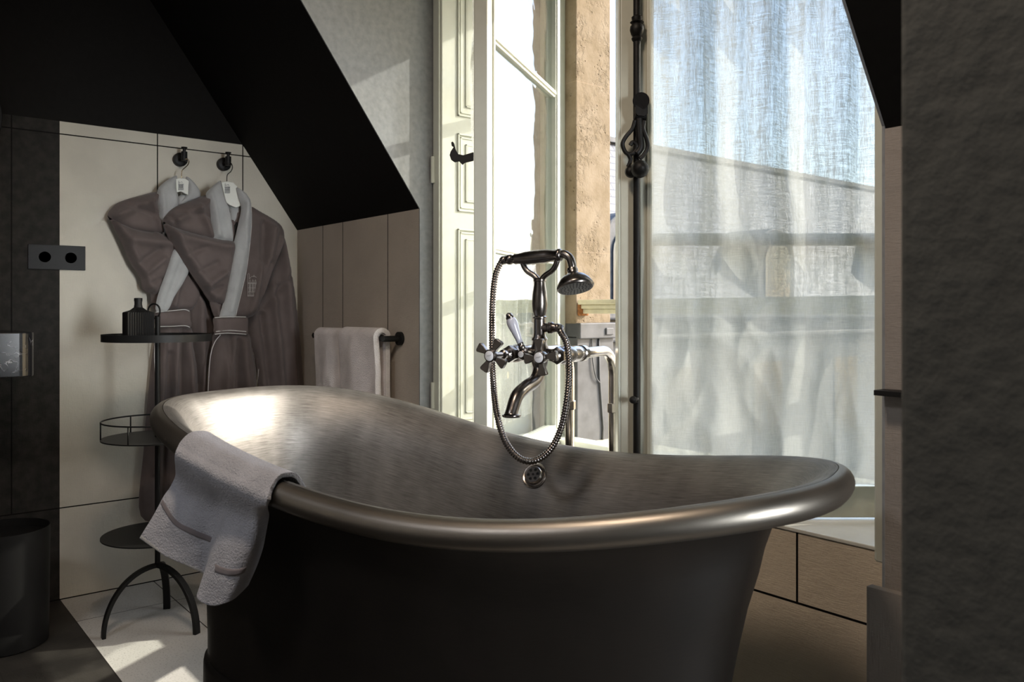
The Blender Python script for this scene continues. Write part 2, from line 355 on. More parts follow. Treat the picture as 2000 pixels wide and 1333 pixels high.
# padded cloth panel: an outline on a vertical plane, given real thickness, rounded edges and folds
def puff(outline, mp, nrm, thick, d=.008, folds=(), wob=.004, wscale=9, seed=0, edge=.03, back=.25, smooth_outline=True, tilt=None):
    o3 = [mp(x, y) for x, y in outline]
    nrm = Vector(nrm).normalized(); O = o3[0]; zv = Vector((0, 0, 1)); hx = zv.cross(nrm).normalized()
    p2 = [((p-O).dot(hx), (p-O).z) for p in o3]
    if smooth_outline:
        q = crom([Vector((a, b, 0)) for a, b in p2], 5, True); p2 = [(a.x, a.y) for a in q]
    # resample the border
    B = []; n = len(p2)
    for i in range(n):
        a = Vector(p2[i]); b = Vector(p2[(i+1) % n]); k = max(1, int((b-a).length/d))
        B += [a+(b-a)*(j/k) for j in range(k)]
    Ba = np.array([(a.x, a.y) for a in B]); Bb = np.roll(Ba, -1, 0)
    x0, y0 = Ba.min(0); x1, y1 = Ba.max(0)
    gx, gy = np.meshgrid(np.arange(x0, x1, d), np.arange(y0, y1, d)); G = np.stack([gx.ravel(), gy.ravel()], 1)
    ins = np.zeros(len(G), bool)
    for (ax, ay), (bx, by) in zip(Ba, Bb):
        if ay == by: continue
        c = ((ay > G[:, 1]) != (by > G[:, 1])) & (G[:, 0] < (bx-ax)*(G[:, 1]-ay)/(by-ay)+ax); ins ^= c
    G = G[ins]
    def dist(Q):
        ab = Bb-Ba; L2 = (ab**2).sum(1)+1e-12; out = np.full(len(Q), 9.)
        for s0 in range(0, len(Q), 2000):
            q = Q[s0:s0+2000, None, :]-Ba[None]; t = np.clip((q*ab[None]).sum(2)/L2, 0, 1)
            out[s0:s0+2000] = np.hypot(*(np.moveaxis(q-ab[None]*t[..., None], 2, 0))).min(1)
        return out
    dg = dist(G) if len(G) else np.zeros(0)
    keep = dg > d*.45; G = G[keep]; dg = dg[keep]
    pts = [Vector(b) for b in B]+[Vector((float(a), float(b))) for a, b in G]; nb = len(B)
    edges = [(i, (i+1) % nb) for i in range(nb)]
    V2, E2, F2, ov, oe, of = delaunay_2d_cdt(pts, edges, [], 1, 1e-7)
    Q = np.array([(p.x, p.y) for p in V2]); dd = dist(Q)
    fl = []
    for (xa, ya, xb, yb, wd, hh) in folds:
        a = mp(xa, ya); b = mp(xb, yb); fl.append((((a-O).dot(hx), (a-O).z), ((b-O).dot(hx), (b-O).z), wd, hh))
    fr = []; bk = []
    for i, p in enumerate(V2):
        e = min(1., dd[i]/edge); h = thick*math.sqrt(max(0, 1-(1-e)**2))
        f = 0.
        for (a, b, wd, hh) in fl:
            ax, ay = a; bx, by = b; L2 = (bx-ax)**2+(by-ay)**2+1e-9; t = ((p.x-ax)*(bx-ax)+(p.y-ay)*(by-ay))/L2
            tc = max(0, min(1, t)); r = math.hypot(p.x-ax-(bx-ax)*tc, p.y-ay-(by-ay)*tc)
            f += hh*math.exp(-(r/wd)**2)
        nz = mn.noise(Vector((p.x*wscale+seed*7.3, p.y*wscale*.6, seed)))*wob+mn.noise(Vector((p.x*wscale*3+seed, p.y*wscale*1.6, seed+5)))*wob*.4
        hf = h+(f+nz)*min(1, e*1.3)
        base = O+hx*p.x+zv*p.y
        if tilt: base = base+nrm*tilt(base)
        fr.append(base+nrm*hf); bk.append(base-nrm*(h*back))
    mb = MB(); N = len(V2); key = {}
    Fc = [tuple(f) for f in F2]; Fb = [tuple(reversed([i+N for i in f])) for f in F2]
    mb.add(fr+bk, Fc+Fb)
    # border strip joins front and back
    bd = {}
    for f in F2:
        for i in range(len(f)):
            a, b = f[i], f[(i+1) % len(f)]; bd[(a, b)] = 1
    st = [(b, a, a+N, b+N) for (a, b) in bd if (b, a) not in bd]
    mb.f += st
    return mb

# ================================================================== SETTING
UA, VB = -3.358, 1.53                      # left wall plane, low wall plane
UL, UR = -2.38, -.77                       # dormer sides
VW, ZT = 2.10, 2.45                        # window plane, dormer top
ZK, SL = 1.40, 1.41                        # low wall height, roof slope
UE, VE, ZC = 2.2, -2.6, 2.62               # far ends of the room behind the camera
vtop = VB-(ZC-ZK)/SL; vd = VB-(ZT-ZK)/SL
struct(MB().box((UA-.1, VE, -.06), (UE, VW+.05, 0)).build('floor', 'floor'))
struct(MB().box((UA-.12, VE, 0), (UA, VB+.0, 1.74)).build('wall_left', 'wall_a'))
struct(MB().box((UA-.12, VE, 1.74), (UA, VB, ZC)).build('wall_left_upper', 'black'))
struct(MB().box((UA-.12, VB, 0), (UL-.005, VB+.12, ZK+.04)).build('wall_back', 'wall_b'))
m = MB().box((UR, VB, 0), (UE, VB+.12, ZK-.005))
m.box((UR-.02, VB-.02, 0), (UE, VB, .527))
M['wall_b2'] = wall_panel('shaded_beige_textured_board', (), 'X', (), col=(.30, .27, .245))  # low wall's board darkened, shade put into the colour
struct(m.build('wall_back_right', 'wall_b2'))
m = MB()
def slope_pt(u, v, off=0.): return Vector((u, v+off*.816, ZK+(VB-v)*SL+off*.578))
def slab(u0, u1, v0, v1, t=.12):
    m.add([slope_pt(u0, v0), slope_pt(u1, v0), slope_pt(u1, v1), slope_pt(u0, v1), slope_pt(u0, v0, t), slope_pt(u1, v0, t), slope_pt(u1, v1, t), slope_pt(u0, v1, t)],
          [(0,3,2,1),(4,5,6,7),(0,1,5,4),(1,2,6,5),(2,3,7,6),(3,0,4,7)])
slab(UA-.1, UL-.005, VB+.03, vtop); slab(UR+.005, UE, VB+.03, vtop); slab(UL-.005, UR+.005, vd, vtop)
m.box((UA-.12, VE, ZC), (UE, vtop+.1, ZC+.1))
struct(m.build('ceiling', 'black'))
def cheek(u0, u1, name, mat):
    poly = [(u0, VB-.0, .0), (u0, VW+.06, .0), (u0, VW+.06, ZT+.05), (u0, vd-.0, ZT+.05), (u0, vd-.001, ZT), (u0, VB-.001, ZK)]
    return struct(MB().prism(poly, (u1-u0, 0, 0)).build(name, mat))
cheek(UL, UL-.005, 'wall_dormer_left', 'cheek'); cheek(UR, UR+.005, 'wall_dormer_right', 'cheek')
struct(MB().box((UL-.1, vd, ZT), (UR+.1, VW+.3, ZT+.12)).build('ceiling_dormer', 'cheek'))
struct(MB().box((UL, 1.70, 0), (UR, 1.78, .541)).build('wall_under_window', 'under'))
struct(MB().box((UL, 1.697, .542), (UR, 2.06, .551)).build('trim_1', 'sill', bevel=.002))
struct(MB().box((UL-.05, 1.78, 0), (UR+.05, 2.3, .545)).build('wall_below_sill', 'zinc'))
struct(MB().box((UE, VE, 0), (UE+.1, VB+.1, ZC)).build('wall_right', 'whitewall'))
struct(MB().box((UA-.1, VE-.1, 0), (UE+.1, VE, ZC)).build('wall_front', 'whitewall'))
fp = at(1756, 600, Y=.72)
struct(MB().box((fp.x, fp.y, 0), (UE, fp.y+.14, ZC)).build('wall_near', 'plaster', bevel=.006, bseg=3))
tag(MB().box((at(1706, 760, v=1.49).x, 1.49, .893), (-.50, VB-.001, .903)).build('wall_shelf', 'blackm', bevel=.001), 'thin black metal shelf on the narrow wall right of the window', 'shelf')

# ---- window: fixed frame and two open casements with panes and ironmongery
win = struct(bpy.data.objects.new('window_1', None)); COL.objects.link(win)
m = MB(); UL2, UR2 = UL+.0, UR
m.box((UL2, VW-.03, .545), (UL2+.06, VW+.05, ZT)); m.box((UR2-.03, VW-.03, .545), (UR2, VW+.05, ZT))
m.box((UL2, VW-.03, ZT-.06), (UR2, VW+.05, ZT)); m.box((UL2, VW-.03, .545), (UR2, VW+.05, .575))
m.build('window_frame', 'trimw', win, bevel=.004)
def leaf(h, dr, nr, W, name, zmid, th=.042, sw=.058, mat='trimw', sw2=None):
    h = Vector((*h, 0)); dr = Vector((*dr, 0)).normalized(); nr = Vector((*nr, 0)).normalized(); sw2 = sw2 or sw
    def P(s, n, z): return h+dr*s+nr*n+Vector((0, 0, z))
    z0, z1 = .558, 2.385; mb = MB()
    def bar(s0, s1, n0, n1, a, b): mb.obox(P(s0, n0, a), dr*(s1-s0), nr*(n1-n0), (0, 0, b-a))
    bar(0, sw, 0, th, z0, z1); bar(W-sw2, W, 0, th, z0, z1)
    bar(sw, W-sw2, 0, th, z0, z0+.075); bar(sw, W-sw2, 0, th, z1-.06, z1)
    # rebate lips round the glass on both faces
    for n0, n1 in ((-.006, 0), (th, th+.006)):
        bar(sw-.016, sw-.004, n0, n1, z0+.06, z1-.05); bar(W-sw2+.004, W-sw2+.016, n0, n1, z0+.06, z1-.05)
    o = mb.build(name, mat, win, bevel=.0035)
    for zm in zmid:
        mm = MB(); mm.obox(P(sw-.002, .004, zm-.014), dr*(W-sw-sw2+.004), nr*(th-.008), (0, 0, .028))
        mm.obox(P(sw, -.003, zm-.006), dr*(W-sw-sw2), nr*(th+.006), (0, 0, .012)); mm.build('glazing_bar', mat, o, bevel=.003)
    zs = [z0+.07]+list(zmid)+[z1-.055]
    for a, b in zip(zs[:-1], zs[1:]):
        g = MB(); g.obox(P(sw-.004, th*.6, a+.006), dr*(W-sw-sw2+.008), nr*.0015, (0, 0, b-a-.012)); g.build('pane', 'glass', o)
    return o, P
rm = lambda X, Y: room(X, Y)
HL = rm(.1395, 3.078); dL = rm(-.3203, -.9473); nL = rm(.9473, -.3203)
HR = rm(1.12, 1.96); dR = rm(-1, 0); nR = rm(0, 1)
leafL, PL = leaf(HL, dL, nL, .777, 'casement', (1.235, 1.845))
leafL['label'] = 'casement standing open on the left with bright edge'
leafR, PR = leaf(HR, dR, nR, .862, 'casement', (1.222, 1.845), sw2=.078, mat='framed')
leafR['label'] = 'casement with black espagnolette bolt and curtain'
# meeting astragal, bolt rod and cast handle on the right casement
m = MB(); m.obox(PR(.862, .0, .56), Vector((*dR, 0))*.006, Vector((*nR, 0))*.05, (0, 0, 1.8)); m.obox(PR(.784, -.008, .56), Vector((*dR, 0))*.010, Vector((*nR, 0))*.008, (0, 0, 1.8))
m.build('cover_strip', 'trimw', leafR, bevel=.002)
YE = 1.96
def E3(px, py, dy=0.): return at(px, py, Y=YE-.016-dy)
m = MB(); m.tube([PR(.825, -.014, .6), PR(.825, -.014, 2.37)], .0088, 16)
rodx = PR(.825, -.014, 0)
def RZ(py): return CAMZ+(HY-py)/F*1.946
m.lathe((rodx.x, rodx.y, RZ(82)), (0, 0, 1), [(0, .009), (.004, .012), (.008, .013), (.012, .010), (.018, .014), (.028, .017), (.036, .016), (.042, .012), (.046, .0165), (.050, .012), (.058, .013), (.062, .009)], 20)
m.build('bolt_rod', 'iron', leafR, smooth=True, auto=50)
m = MB()
m.tube([E3(1252, 197), E3(1252, 197, .03)], .0195, 24)
m.prism([E3(1240, 196, .004), E3(1262, 200, .004), E3(1262, 226, .004), E3(1256, 231, .004), E3(1243, 230, .004), E3(1238, 222, .004)], Vector((*nR, 0))*-.022)
m.tube([E3(1240, 226, .012), E3(1262, 229, .012)], .0085, 12)
def loop(pts, r, dy=.014): m.tube(crom([E3(x, y, dy) for x, y in pts], 6), r, 10)
loop([(1240, 236), (1235, 252), (1222, 268), (1216, 282), (1222, 298), (1233, 301), (1242, 294), (1243, 283), (1236, 278), (1231, 284)], .0050)
loop([(1258, 236), (1256, 252), (1263, 272), (1265, 288), (1258, 302), (1250, 310)], .0050)
loop([(1248, 232), (1249, 262), (1251, 288), (1243, 300)], [.011, .011, .009]+[.0075]*16 if False else .0085)
loop([(1226, 300), (1232, 312), (1227, 326)], .0052)
m.lathe(E3(1232, 336, .012), (*nR, 0), [(-.014, .004), (-.010, .012), (0, .0145), (.006, .012)], 20)
m.build('bolt_handle', 'iron', leafR, smooth=True, auto=50)
m = MB(); m.lathe(E3(1250, 330, .034), (*nR, 0), [(-.022, .003), (-.019, .010), (-.012, .017), (-.002, .0203), (.006, .0205), (.010, .016), (.024, .008)], 28)
m.build('handle_knob', 'iron', leafR, smooth=True)
m = MB(); m.lathe(E3(1237, 782, .018), (*nR, 0), [(-.006, .004), (-.004, .008), (.006, .009), (.012, .006)], 18); m.tube([E3(1237, 782, .008), E3(1247, 782, .008)], .006, 10)
m.build('rod_guide', 'iron', leafR, smooth=True)
# bolt catch on the left casement's edge
YC = 2.345
hk = [(925, 297), (905, 303), (895, 301), (890, 292), (887, 280), (884, 276), (881, 278), (882, 285), (886, 287), (880, 296), (878, 303), (881, 312), (888, 317), (897, 315), (903, 322), (908, 318), (925, 314)]
m = MB(); m.prism([at(x, y, Y=YC) for x, y in hk], Vector((*rm(0, .006), 0))); m.build('bolt_catch', 'iron', leafL, bevel=.0015)

# ---- folded inside shutters in both reveals
def shutter(u0, u1, v0, v1, label):
    face = u0; sg = 1 if u0 > u1 else -1
    s = thing('window_shutter', label, 'shutter', ((u0+u1)/2, v0, .57))
    m = MB(); m.box((min(u0, u1), v0, .552), (max(u0, u1), v1, 2.38)); m.box((min(u0, u1)+.006, v0-.008, .552), (max(u0, u1)-.006, v0, 2.38))
    m.build('shutter_board', 'trimw', s, bevel=.003)
    for za, zb in ((.66, 1.335), (1.395, 1.665), (1.725, 2.32)):
        m = MB(); a, b = v0+.065, v1-.05
        for g, hgt in ((0., .006), (.011, .003), (.034, .0045)):
            for (p, q, r_, t_) in ((a+g, b-g, za+g, za+g+.006), (a+g, b-g, zb-g-.006, zb-g), (a+g, a+g+.006, za+g, zb-g), (b-g-.006, b-g, za+g, zb-g)):
                m.box((min(face, face+sg*hgt), p, r_), (max(face, face+sg*hgt), q, t_))
        m.box((min(face, face+sg*.004), a+.04, za+.04), (max(face, face+sg*.004), b-.04, zb-.04))
        m.build('raised_panel', 'trimw', s, bevel=.0015)
    for zz in (1.535, .76):
        m = MB(); m.tube([(u1+sg*.012, v0-.012, zz-.045), (u1+sg*.012, v0-.012, zz+.045)], .0075, 14); m.tube([(u1+sg*.012, v0-.012, zz-.002), (u1+sg*.012, v0-.012, zz+.002)], .0082, 14)
        m.build('hinge', 'trimw', s, smooth=True, auto=40)
    return s
shutter(-2.33, UL+.002, 1.585, 1.99, 'pale green-white panelled shutter folded against the left reveal')
shutter(-.822, UR-.002, 1.60, 1.99, 'pale shutter edge folded against the right reveal beside the curtain')

# ---- sheer curtains stretched on the casements
def curtain(P, s0, s1, n, z0, z1, label, seed, amp=.021, flip=1, mat='sheer'):
    rnd = random.Random(seed); nu, nv = 210, 260; G = []
    ph = [rnd.uniform(0, 6.28) for _ in range(8)]
    def ridge(x, y, z): return 1-abs(mn.noise(Vector((x, y, z))))*2.6
    for j in range(nv+1):
        z = z0+(z1-z0)*j/nv; row = []; up = min(1, max(0, (z-1.05)/.35))
        for i in range(nu+1):
            a = i/nu; s = s0+(s1-s0)*a
            big = math.sin(a*2*math.pi*4.6+ph[0]+.30*math.sin(z*1.7))+.45*math.sin(a*2*math.pi*9.1+ph[1]+.6*math.sin(z*2.3+ph[2]))+.5*mn.noise(Vector((a*7, z*1.1, seed)))
            f = amp*(.30+.70*up)*big
            f += .010*mn.noise(Vector((a*4+seed, z*2.6, 1.+seed)))
            f += (.0085-.0055*up)*ridge(a*5.5+z*2.4, z*3.2-a*1.5, seed+3)+(.0050-.002*up)*ridge(a*11-z*3.0, z*5.5+a*2, seed+7)
            f += .0010*mn.noise(Vector((a*34, z*26, seed+9)))
            row.append(P(s, flip*n+f-amp*.4, z))
        G.append(row)
    o = MB().grid(G).build('curtain', mat, smooth=True)
    return tag(o, label, 'curtain')
curtain(PR, .792, .02, -.036, .642, 2.36, 'sheer white linen curtain covering the right casement', 3)
curtain(PL, .70, .12, -.034, .68, 2.36, 'sheer white curtain behind the glass of the open left casement', 8, amp=.012, mat='sheer_thin')

# ================================================================== BATHTUB
TC = (-.0945, 1.6966); TA, TB, TTH, TP, TR, TE = .7174, .3629, -.5252, .789, .0247, -.1349
TZ = (.7057, -.0651, .1548, .0318, -.0640)
def sg(x): return (x > 0)-(x < 0)
def rim(t):
    c, s = math.cos(t), math.sin(t)
    x = TA*sg(c)*abs(c)**TP; y = TB*(1+TE*c)*sg(s)*abs(s)**TP
    q = x/TA; z = sum(k*q**i for i, k in enumerate(TZ))
    return x, y, z
def tubpt(x, y, z):
    X = TC[0]+x*math.cos(TTH)-y*math.sin(TTH); Y = TC[1]+x*math.sin(TTH)+y*math.cos(TTH)
    return room(X, Y, z)
NTUB = 240
# even spacing round the rim
ts = np.linspace(0, 2*math.pi, 4001); pp = np.array([rim(t) for t in ts]); seg = np.hypot(*(np.diff(pp[:, :2], axis=0).T)); cs = np.concatenate([[0], np.cumsum(seg)])
TT = [float(np.interp(cs[-1]*k/NTUB, cs, ts)) for k in range(NTUB)]
R0 = [rim(t) for t in TT]
NRM = []
for k in range(NTUB):
    a = R0[k-2]; b = R0[(k+2) % NTUB]; dx, dy = b[0]-a[0], b[1]-a[1]; L = math.hypot(dx, dy); NRM.append((dy/L, -dx/L))
def ring(d, zo=None, blend=None, shift=0., zabs=None):
    row = []; shift = shift+.030*min(1, max(0, (d-.03)/.08))
    for k in range(NTUB):
        x, y, z = R0[k]; nx, ny = NRM[k]
        # pull inwards along the normal; shrink slightly at the ends so rings never cross
        if zabs is None: zz = z+zo
        else: zz = (z+zo)*(1-blend)+zabs*blend
        row.append((x-nx*d-shift, y-ny*d, zz))
    return row
def build_rings(rings, name, mat, parent, closed=True, vscale=1.0):
    mb = MB(); mb.grid([[tubpt(*p) for p in r] for r in rings], True)
    o = mb.build(name, mat, parent, smooth=True)
    me = o.data; uvl = me.uv_layers.new(name='UVMap'); dist = [0.]
    for i in range(1, len(rings)):
        dist.append(dist[-1]+math.dist(rings[i][0], rings[i-1][0]))
    for p in me.polygons:
        ks = [me.loops[l].vertex_index % NTUB for l in p.loop_indices]
        wrap = max(ks)-min(ks) > NTUB/2
        for l, k in zip(p.loop_indices, ks):
            vi = me.loops[l].vertex_index; kk = k+(NTUB if wrap and k < NTUB/2 else 0)
            uvl.data[l].uv = (kk/NTUB*4.2, dist[min(vi//NTUB, len(dist)-1)])
    return o
tub = thing('bathtub', 'aged nickel slipper bathtub with rolled rim standing below the window', 'bathtub', tubpt(-.04, 0, 0))
inner = [(.002, TR), (.015, TR-.002), (.028, TR-.010), (.043, TR-.025), (.058, -.018), (.075, -.042), (.090, -.073), (.101, -.112)]
rings = [ring(d, z) for d, z in inner]
for q, d, sh in ((.12, .108, .003), (.3, .116, .008), (.5, .125, .015), (.7, .133, .022), (.86, .145, .027), (.95, .166, .028), (1., .207, .028), (1., .26, .028), (1., .31, .028)):
    rings.append(ring(d, -.112, q, sh, .30))
bas = build_rings(rings, 'basin', 'tub_in', tub)
# close the bottom
me = bas.data
roll = []
for a in [92, 75, 58, 40, 22, 4, -14, -32, -50, -68, -86, -104, -125, -150]:
    a = math.radians(a); roll.append(ring(-TR*math.cos(a), TR*math.sin(a)))
build_rings(roll, 'rolled_rim', 'tub_rim', tub)
outer = [ring(.017, -.010), ring(.028, -.010), ring(.043, -.022), ring(.060, -.040), ring(.075, -.060), ring(.087, -.088), ring(.096, -.125)]
for q, d, sh in ((.12, .101, .003), (.3, .110, .010), (.5, .118, .018), (.7, .125, .025), (.88, .129, .028), (1., .129, .028)):
    outer.append(ring(d, -.125, q, sh, .27))
build_rings(outer, 'shell', 'tub_out', tub)
pl = [ring(.130, 0, 1, .028, .275), ring(.122, 0, 1, .028, .273), ring(.120, 0, 1, .028, .262), ring(.118, 0, 1, .028, .10), ring(.109, 0, 1, .028, .02), ring(.109, 0, 1, .028, 0.0), ring(.2, 0, 1, .028, 0.0)]
build_rings(pl, 'plinth', 'tub_out', tub)
bt = [ring(.305, 0, 1, .028, .30)]
MB().add([tubpt(*p) for p in bt[0]], [tuple(range(NTUB))]).build('tub_bottom', 'tub_in', tub)
# overflow grille: find the point of the inner wall that the photo shows it on
best = None
for i in range(4, 12):
    for k in range(NTUB):
        p = tubpt(*rings[i][k]); du_ = -SA*p.x+CA*p.y; X = CA*p.x+SA*p.y
        px = CX+F*X/du_; py = HY-F*(p.z-CAMZ)/du_; e = math.hypot(px-1040, py-937)
        if R0[k][1] > 0 and (best is None or e < best[0]): best = (e, i, k)
_, bi, bk_ = best
bp = tubpt(*rings[bi][bk_]); e1 = tubpt(*rings[bi][(bk_+2) % NTUB])-tubpt(*rings[bi][bk_-2]); e2 = tubpt(*rings[bi+1][bk_])-tubpt(*rings[bi-1][bk_])
on = e1.cross(e2).normalized()
if on.dot(Vector((0, 0, CAMZ))-bp) < 0: on = -on
m = MB(); m.lathe(bp, on, [(-.006, .031), (.003, .031), (.005, .0285), (.004, .0255), (.0, .024), (.0, .020)], 40, cap=False)
ovf = m.build('overflow_ring', 'nickel', tub, smooth=True, auto=35)
m = MB(); m.lathe(bp-on*.001, on, [(0, .023), (.010, .0205), (.0115, .0192), (.0115, .001)], 36); ofc = m.build('overflow_cap', 'nickel', tub, smooth=True, auto=35)
m = MB(); h1 = on.cross(Vector((0, 0, 1))).normalized(); h2 = on.cross(h1)
for k in range(6):
    a = math.radians(60*k+12); c = bp+on*.0108+(h1*math.cos(a)+h2*math.sin(a))*.0118; m.lathe(c, on, [(0, .0034), (.0012, .0034)], 12)
m.lathe(bp+on*.0108, on, [(0, .003), (.0012, .003)], 6)
m.build('overflow_holes', 'blackm', tub)

# ================================================================== FLOOR-STANDING BATH FILLER
AX = Vector((*rm(math.cos(TTH), math.sin(TTH)), 0))           # along the bath, to the right
OUT = Vector((*rm(math.sin(-TTH), math.cos(TTH)), 0)); IN = -OUT   # IN points over the bath
Z = Vector((0, 0, 1))
PA = Vector((*rm(.172, 2.455), 0)); PBp = Vector((*rm(.293, 2.38), 0)); ZV = .938
VC = (PA+PBp)/2+Z*ZV+IN*.32
MB.fit = (VC, Vector((*rm(*(.88*q for q in (CA*VC.x+SA*VC.y, -SA*VC.x+CA*VC.y))), CAMZ-(CAMZ-VC.z)*.88)), .88)
def real(p): return MB.fit[1]+(Vector(p)-MB.fit[0])*MB.fit[2]
ZF = VC.z-MB.fit[1].z/.88
filler = thing('bath_filler', 'brushed nickel floor-standing bath mixer with cross handles behind the tub', 'bath tap', real((PA+PBp)/2+Z*ZF))
for P0 in (PA, PBp):
    m = MB(); m.lathe(P0+Z*ZF, Z, [(0, .034), (.006, .034), (.012, .018)], 28)
    path = [P0+Z*(ZF+.006), P0+Z*.40, P0+Z*(ZV-.075)]
    for k in range(1, 9):
        a = math.radians(90*k/8); path.append(P0+Z*(ZV-.075)+Z*.075*math.sin(a)+IN*.075*(1-math.cos(a)))
    path.append(P0+Z*ZV+IN*.24); m.tube(path, .0145, 20)
    m.build('standpipe', 'nickel', filler, smooth=True, auto=50)
    m = MB(); zz = CAMZ-186/F*2.42; m.lathe(P0+Z*(zz-.014), Z, [(0, .0165), (.003, .0185), (.025, .0185), (.028, .0165)], 6, ); m.build('pipe_nut', 'nickel', filler, bevel=.001)
    m = MB(); m.lathe(P0+Z*ZV+IN*.20, IN, [(0, .016), (.004, .0215), (.022, .0215), (.026, .017), (.03, .020), (.06, .0215), (.085, .019)], 24); m.build('union', 'nickel', filler, smooth=True, auto=40)
VA = PA+Z*ZV+IN*.32; VBv = PBp+Z*ZV+IN*.32; VC = (VA+VBv)/2
m = MB(); m.tube([VA-AX*.004, VBv+AX*.004], .0155, 20)
for Vv in (VA, VBv): m.lathe(Vv-IN*.045, IN, [(0, .019), (.02, .0235), (.05, .0245), (.068, .021)], 24)
m.lathe(VC-Z*.035, Z, [(0, .017), (.012, .021), (.03, .024), (.05, .024), (.062, .019), (.071, .018)], 28)
m.build('valve_body', 'nickel_d', filler, smooth=True, auto=40)
for Vv, nm in ((VA, 'cold'), (VBv, 'hot')):
    m = MB(); m.lathe(Vv+IN*.022, IN, [(0, .020), (.002, .0225), (.018, .0225), (.020, .018)], 6)
    m.lathe(Vv+IN*.042, IN, [(0, .015), (.01, .017), (.016, .012), (.02, .0125), (.03, .0125), (.034, .008), (.085, .0075)], 18)
    m.build('stem_nut', 'nickel_d', filler, smooth=True, auto=30)
    hc = Vv+IN*.125
    rot = .30 if nm == 'cold' else .12
    m = MB(); m.lathe(hc-IN*.014, IN, [(0, .009), (.004, .0145), (.016, .0165), (.024, .0165), (.026, .0145)], 28)
    for k in range(4):
        a = rot+k*math.pi/2+.75*(nm == 'cold'); d = (AX*math.cos(a)+Z*math.sin(a)); s_ = IN.cross(d).normalized()
        pts = []
        for r_, hw_ in ((.012, .0055), (.022, .0065), (.030, .0095), (.040, .0125), (.0435, .0115), (.045, .008)): pts.append((r_, hw_))
        poly = [hc+d*r_+s_*h_ for r_, h_ in pts]+[hc+d*r_-s_*h_ for r_, h_ in reversed(pts)]
        m.prism([p-IN*.007 for p in poly], IN*.0125)
    hd = m.build('cross_handle', 'nickel_d', filler, smooth=True, bevel=.0022, auto=35, bseg=3)
    m = MB(); m.lathe(hc+IN*.0105, IN, [(0, .0125), (.0015, .0125), (.003, .009), (.0034, .001)], 28)
    cp = m.build('porcelain_cap', 'porc', hd, smooth=True, auto=50)
    m = MB()
    sq = [(-8, -2), (-6, 3), (-4, -1), (-2, 2.5), (0, -2), (2, 2), (4, -1.5), (6, 2.5), (8, 0)]
    m.tube(crom([hc+IN*.0138+AX*(x*.0008)+Z*(y*.0008+x*.0002) for x, y in sq], 5), .00035, 5); m.build('script_mark', 'ink', hd)
# diverter lever
dc = VC+IN*.045-AX*.020+Z*.002
m = MB(); m.lathe(dc-IN*.045, IN, [(0, .016), (.03, .0175), (.045, .0175), (.052, .015), (.054, .0105), (.062, .0105), (.064, .008)], 26)
ld = (Z*.93-AX*.36+IN*.12).normalized()
m.lathe(dc+ld*.014, ld, [(-.005, .006), (0, .0085), (.006, .0095), (.010, .0075), (.014, .0085), (.018, .0075)], 18)
div = m.build('diverter', 'nickel_d', filler, smooth=True, auto=40)
m = MB(); m.lathe(dc+ld*.098, ld, [(0, .0105), (.004, .0115), (.008, .0085), (.013, .0075), (.016, .003)], 18); m.build('lever_tip', 'nickel_d', filler, smooth=True, auto=40)
m = MB(); m.lathe(dc+ld*.030, ld, [(0, .0078), (.012, .0085), (.03, .0108), (.045, .0135), (.058, .0142), (.066, .012), (.071, .008)], 24); m.build('porcelain_lever', 'porcl', filler, smooth=True)
m = MB(); m.lathe(dc+IN*.018, IN, [(0, .0078), (.002, .0078), (.003, .004), (.0031, .0005)], 20); m.build('diverter_cap', 'porc', filler, smooth=True, auto=50)
# spout
m = MB(); sp = crom([VC-Z*.01, VC-Z*.045+IN*.004, VC-Z*.068+IN*.030, VC-Z*.080+IN*.075, VC-Z*.098+IN*.118, VC-Z*.130+IN*.142, VC-Z*.142+IN*.146], 6)
n_ = len(sp); rr = [.0155+(.006*max(0, (i/n_-.80)/.2)**2 if i/n_ > .8 else 0)+.002*math.sin(min(1, i/n_/.8)*math.pi) for i in range(n_)]
m.tube(sp, rr, 22); m.lathe(sp[-1]-Z*.005, Z, [(0, .0215), (.003, .0235), (.006, .0225)], 24)
m.build('spout', 'nickel_d', filler, smooth=True, auto=60)
# riser with cradle
RB = VC+Z*.036
m = MB(); m.lathe(RB, Z, [(0, .021), (.004, .021), (.010, .0165), (.02, .0155), (.055, .0155), (.057, .0185), (.061, .0185), (.064, .0145), (.075, .018), (.095, .0205), (.12, .0185), (.145, .0150), (.152, .0145), (.154, .0165), (.158, .0165), (.162, .012)], 28)
jc = RB+Z*.033
m.lathe(jc, AX, [(0, .0125), (.024, .0115), (.028, .0155), (.036, .0155), (.040, .012), (.05, .0105)], 22)
m.build('riser', 'nickel_d', filler, smooth=True, auto=40)
HZ = RB+Z*.217            # handset axis centre
m = MB()
for sgn in (-1, 1):
    m.tube(crom([RB+Z*.155+AX*sgn*.003, RB+Z*.168+AX*sgn*.016, RB+Z*.182+AX*sgn*.038, RB+Z*.202+AX*sgn*.050, RB+Z*.220+AX*sgn*.052], 6), [.0075]*25, 12)
m.build('cradle', 'nickel_d', filler, smooth=True)
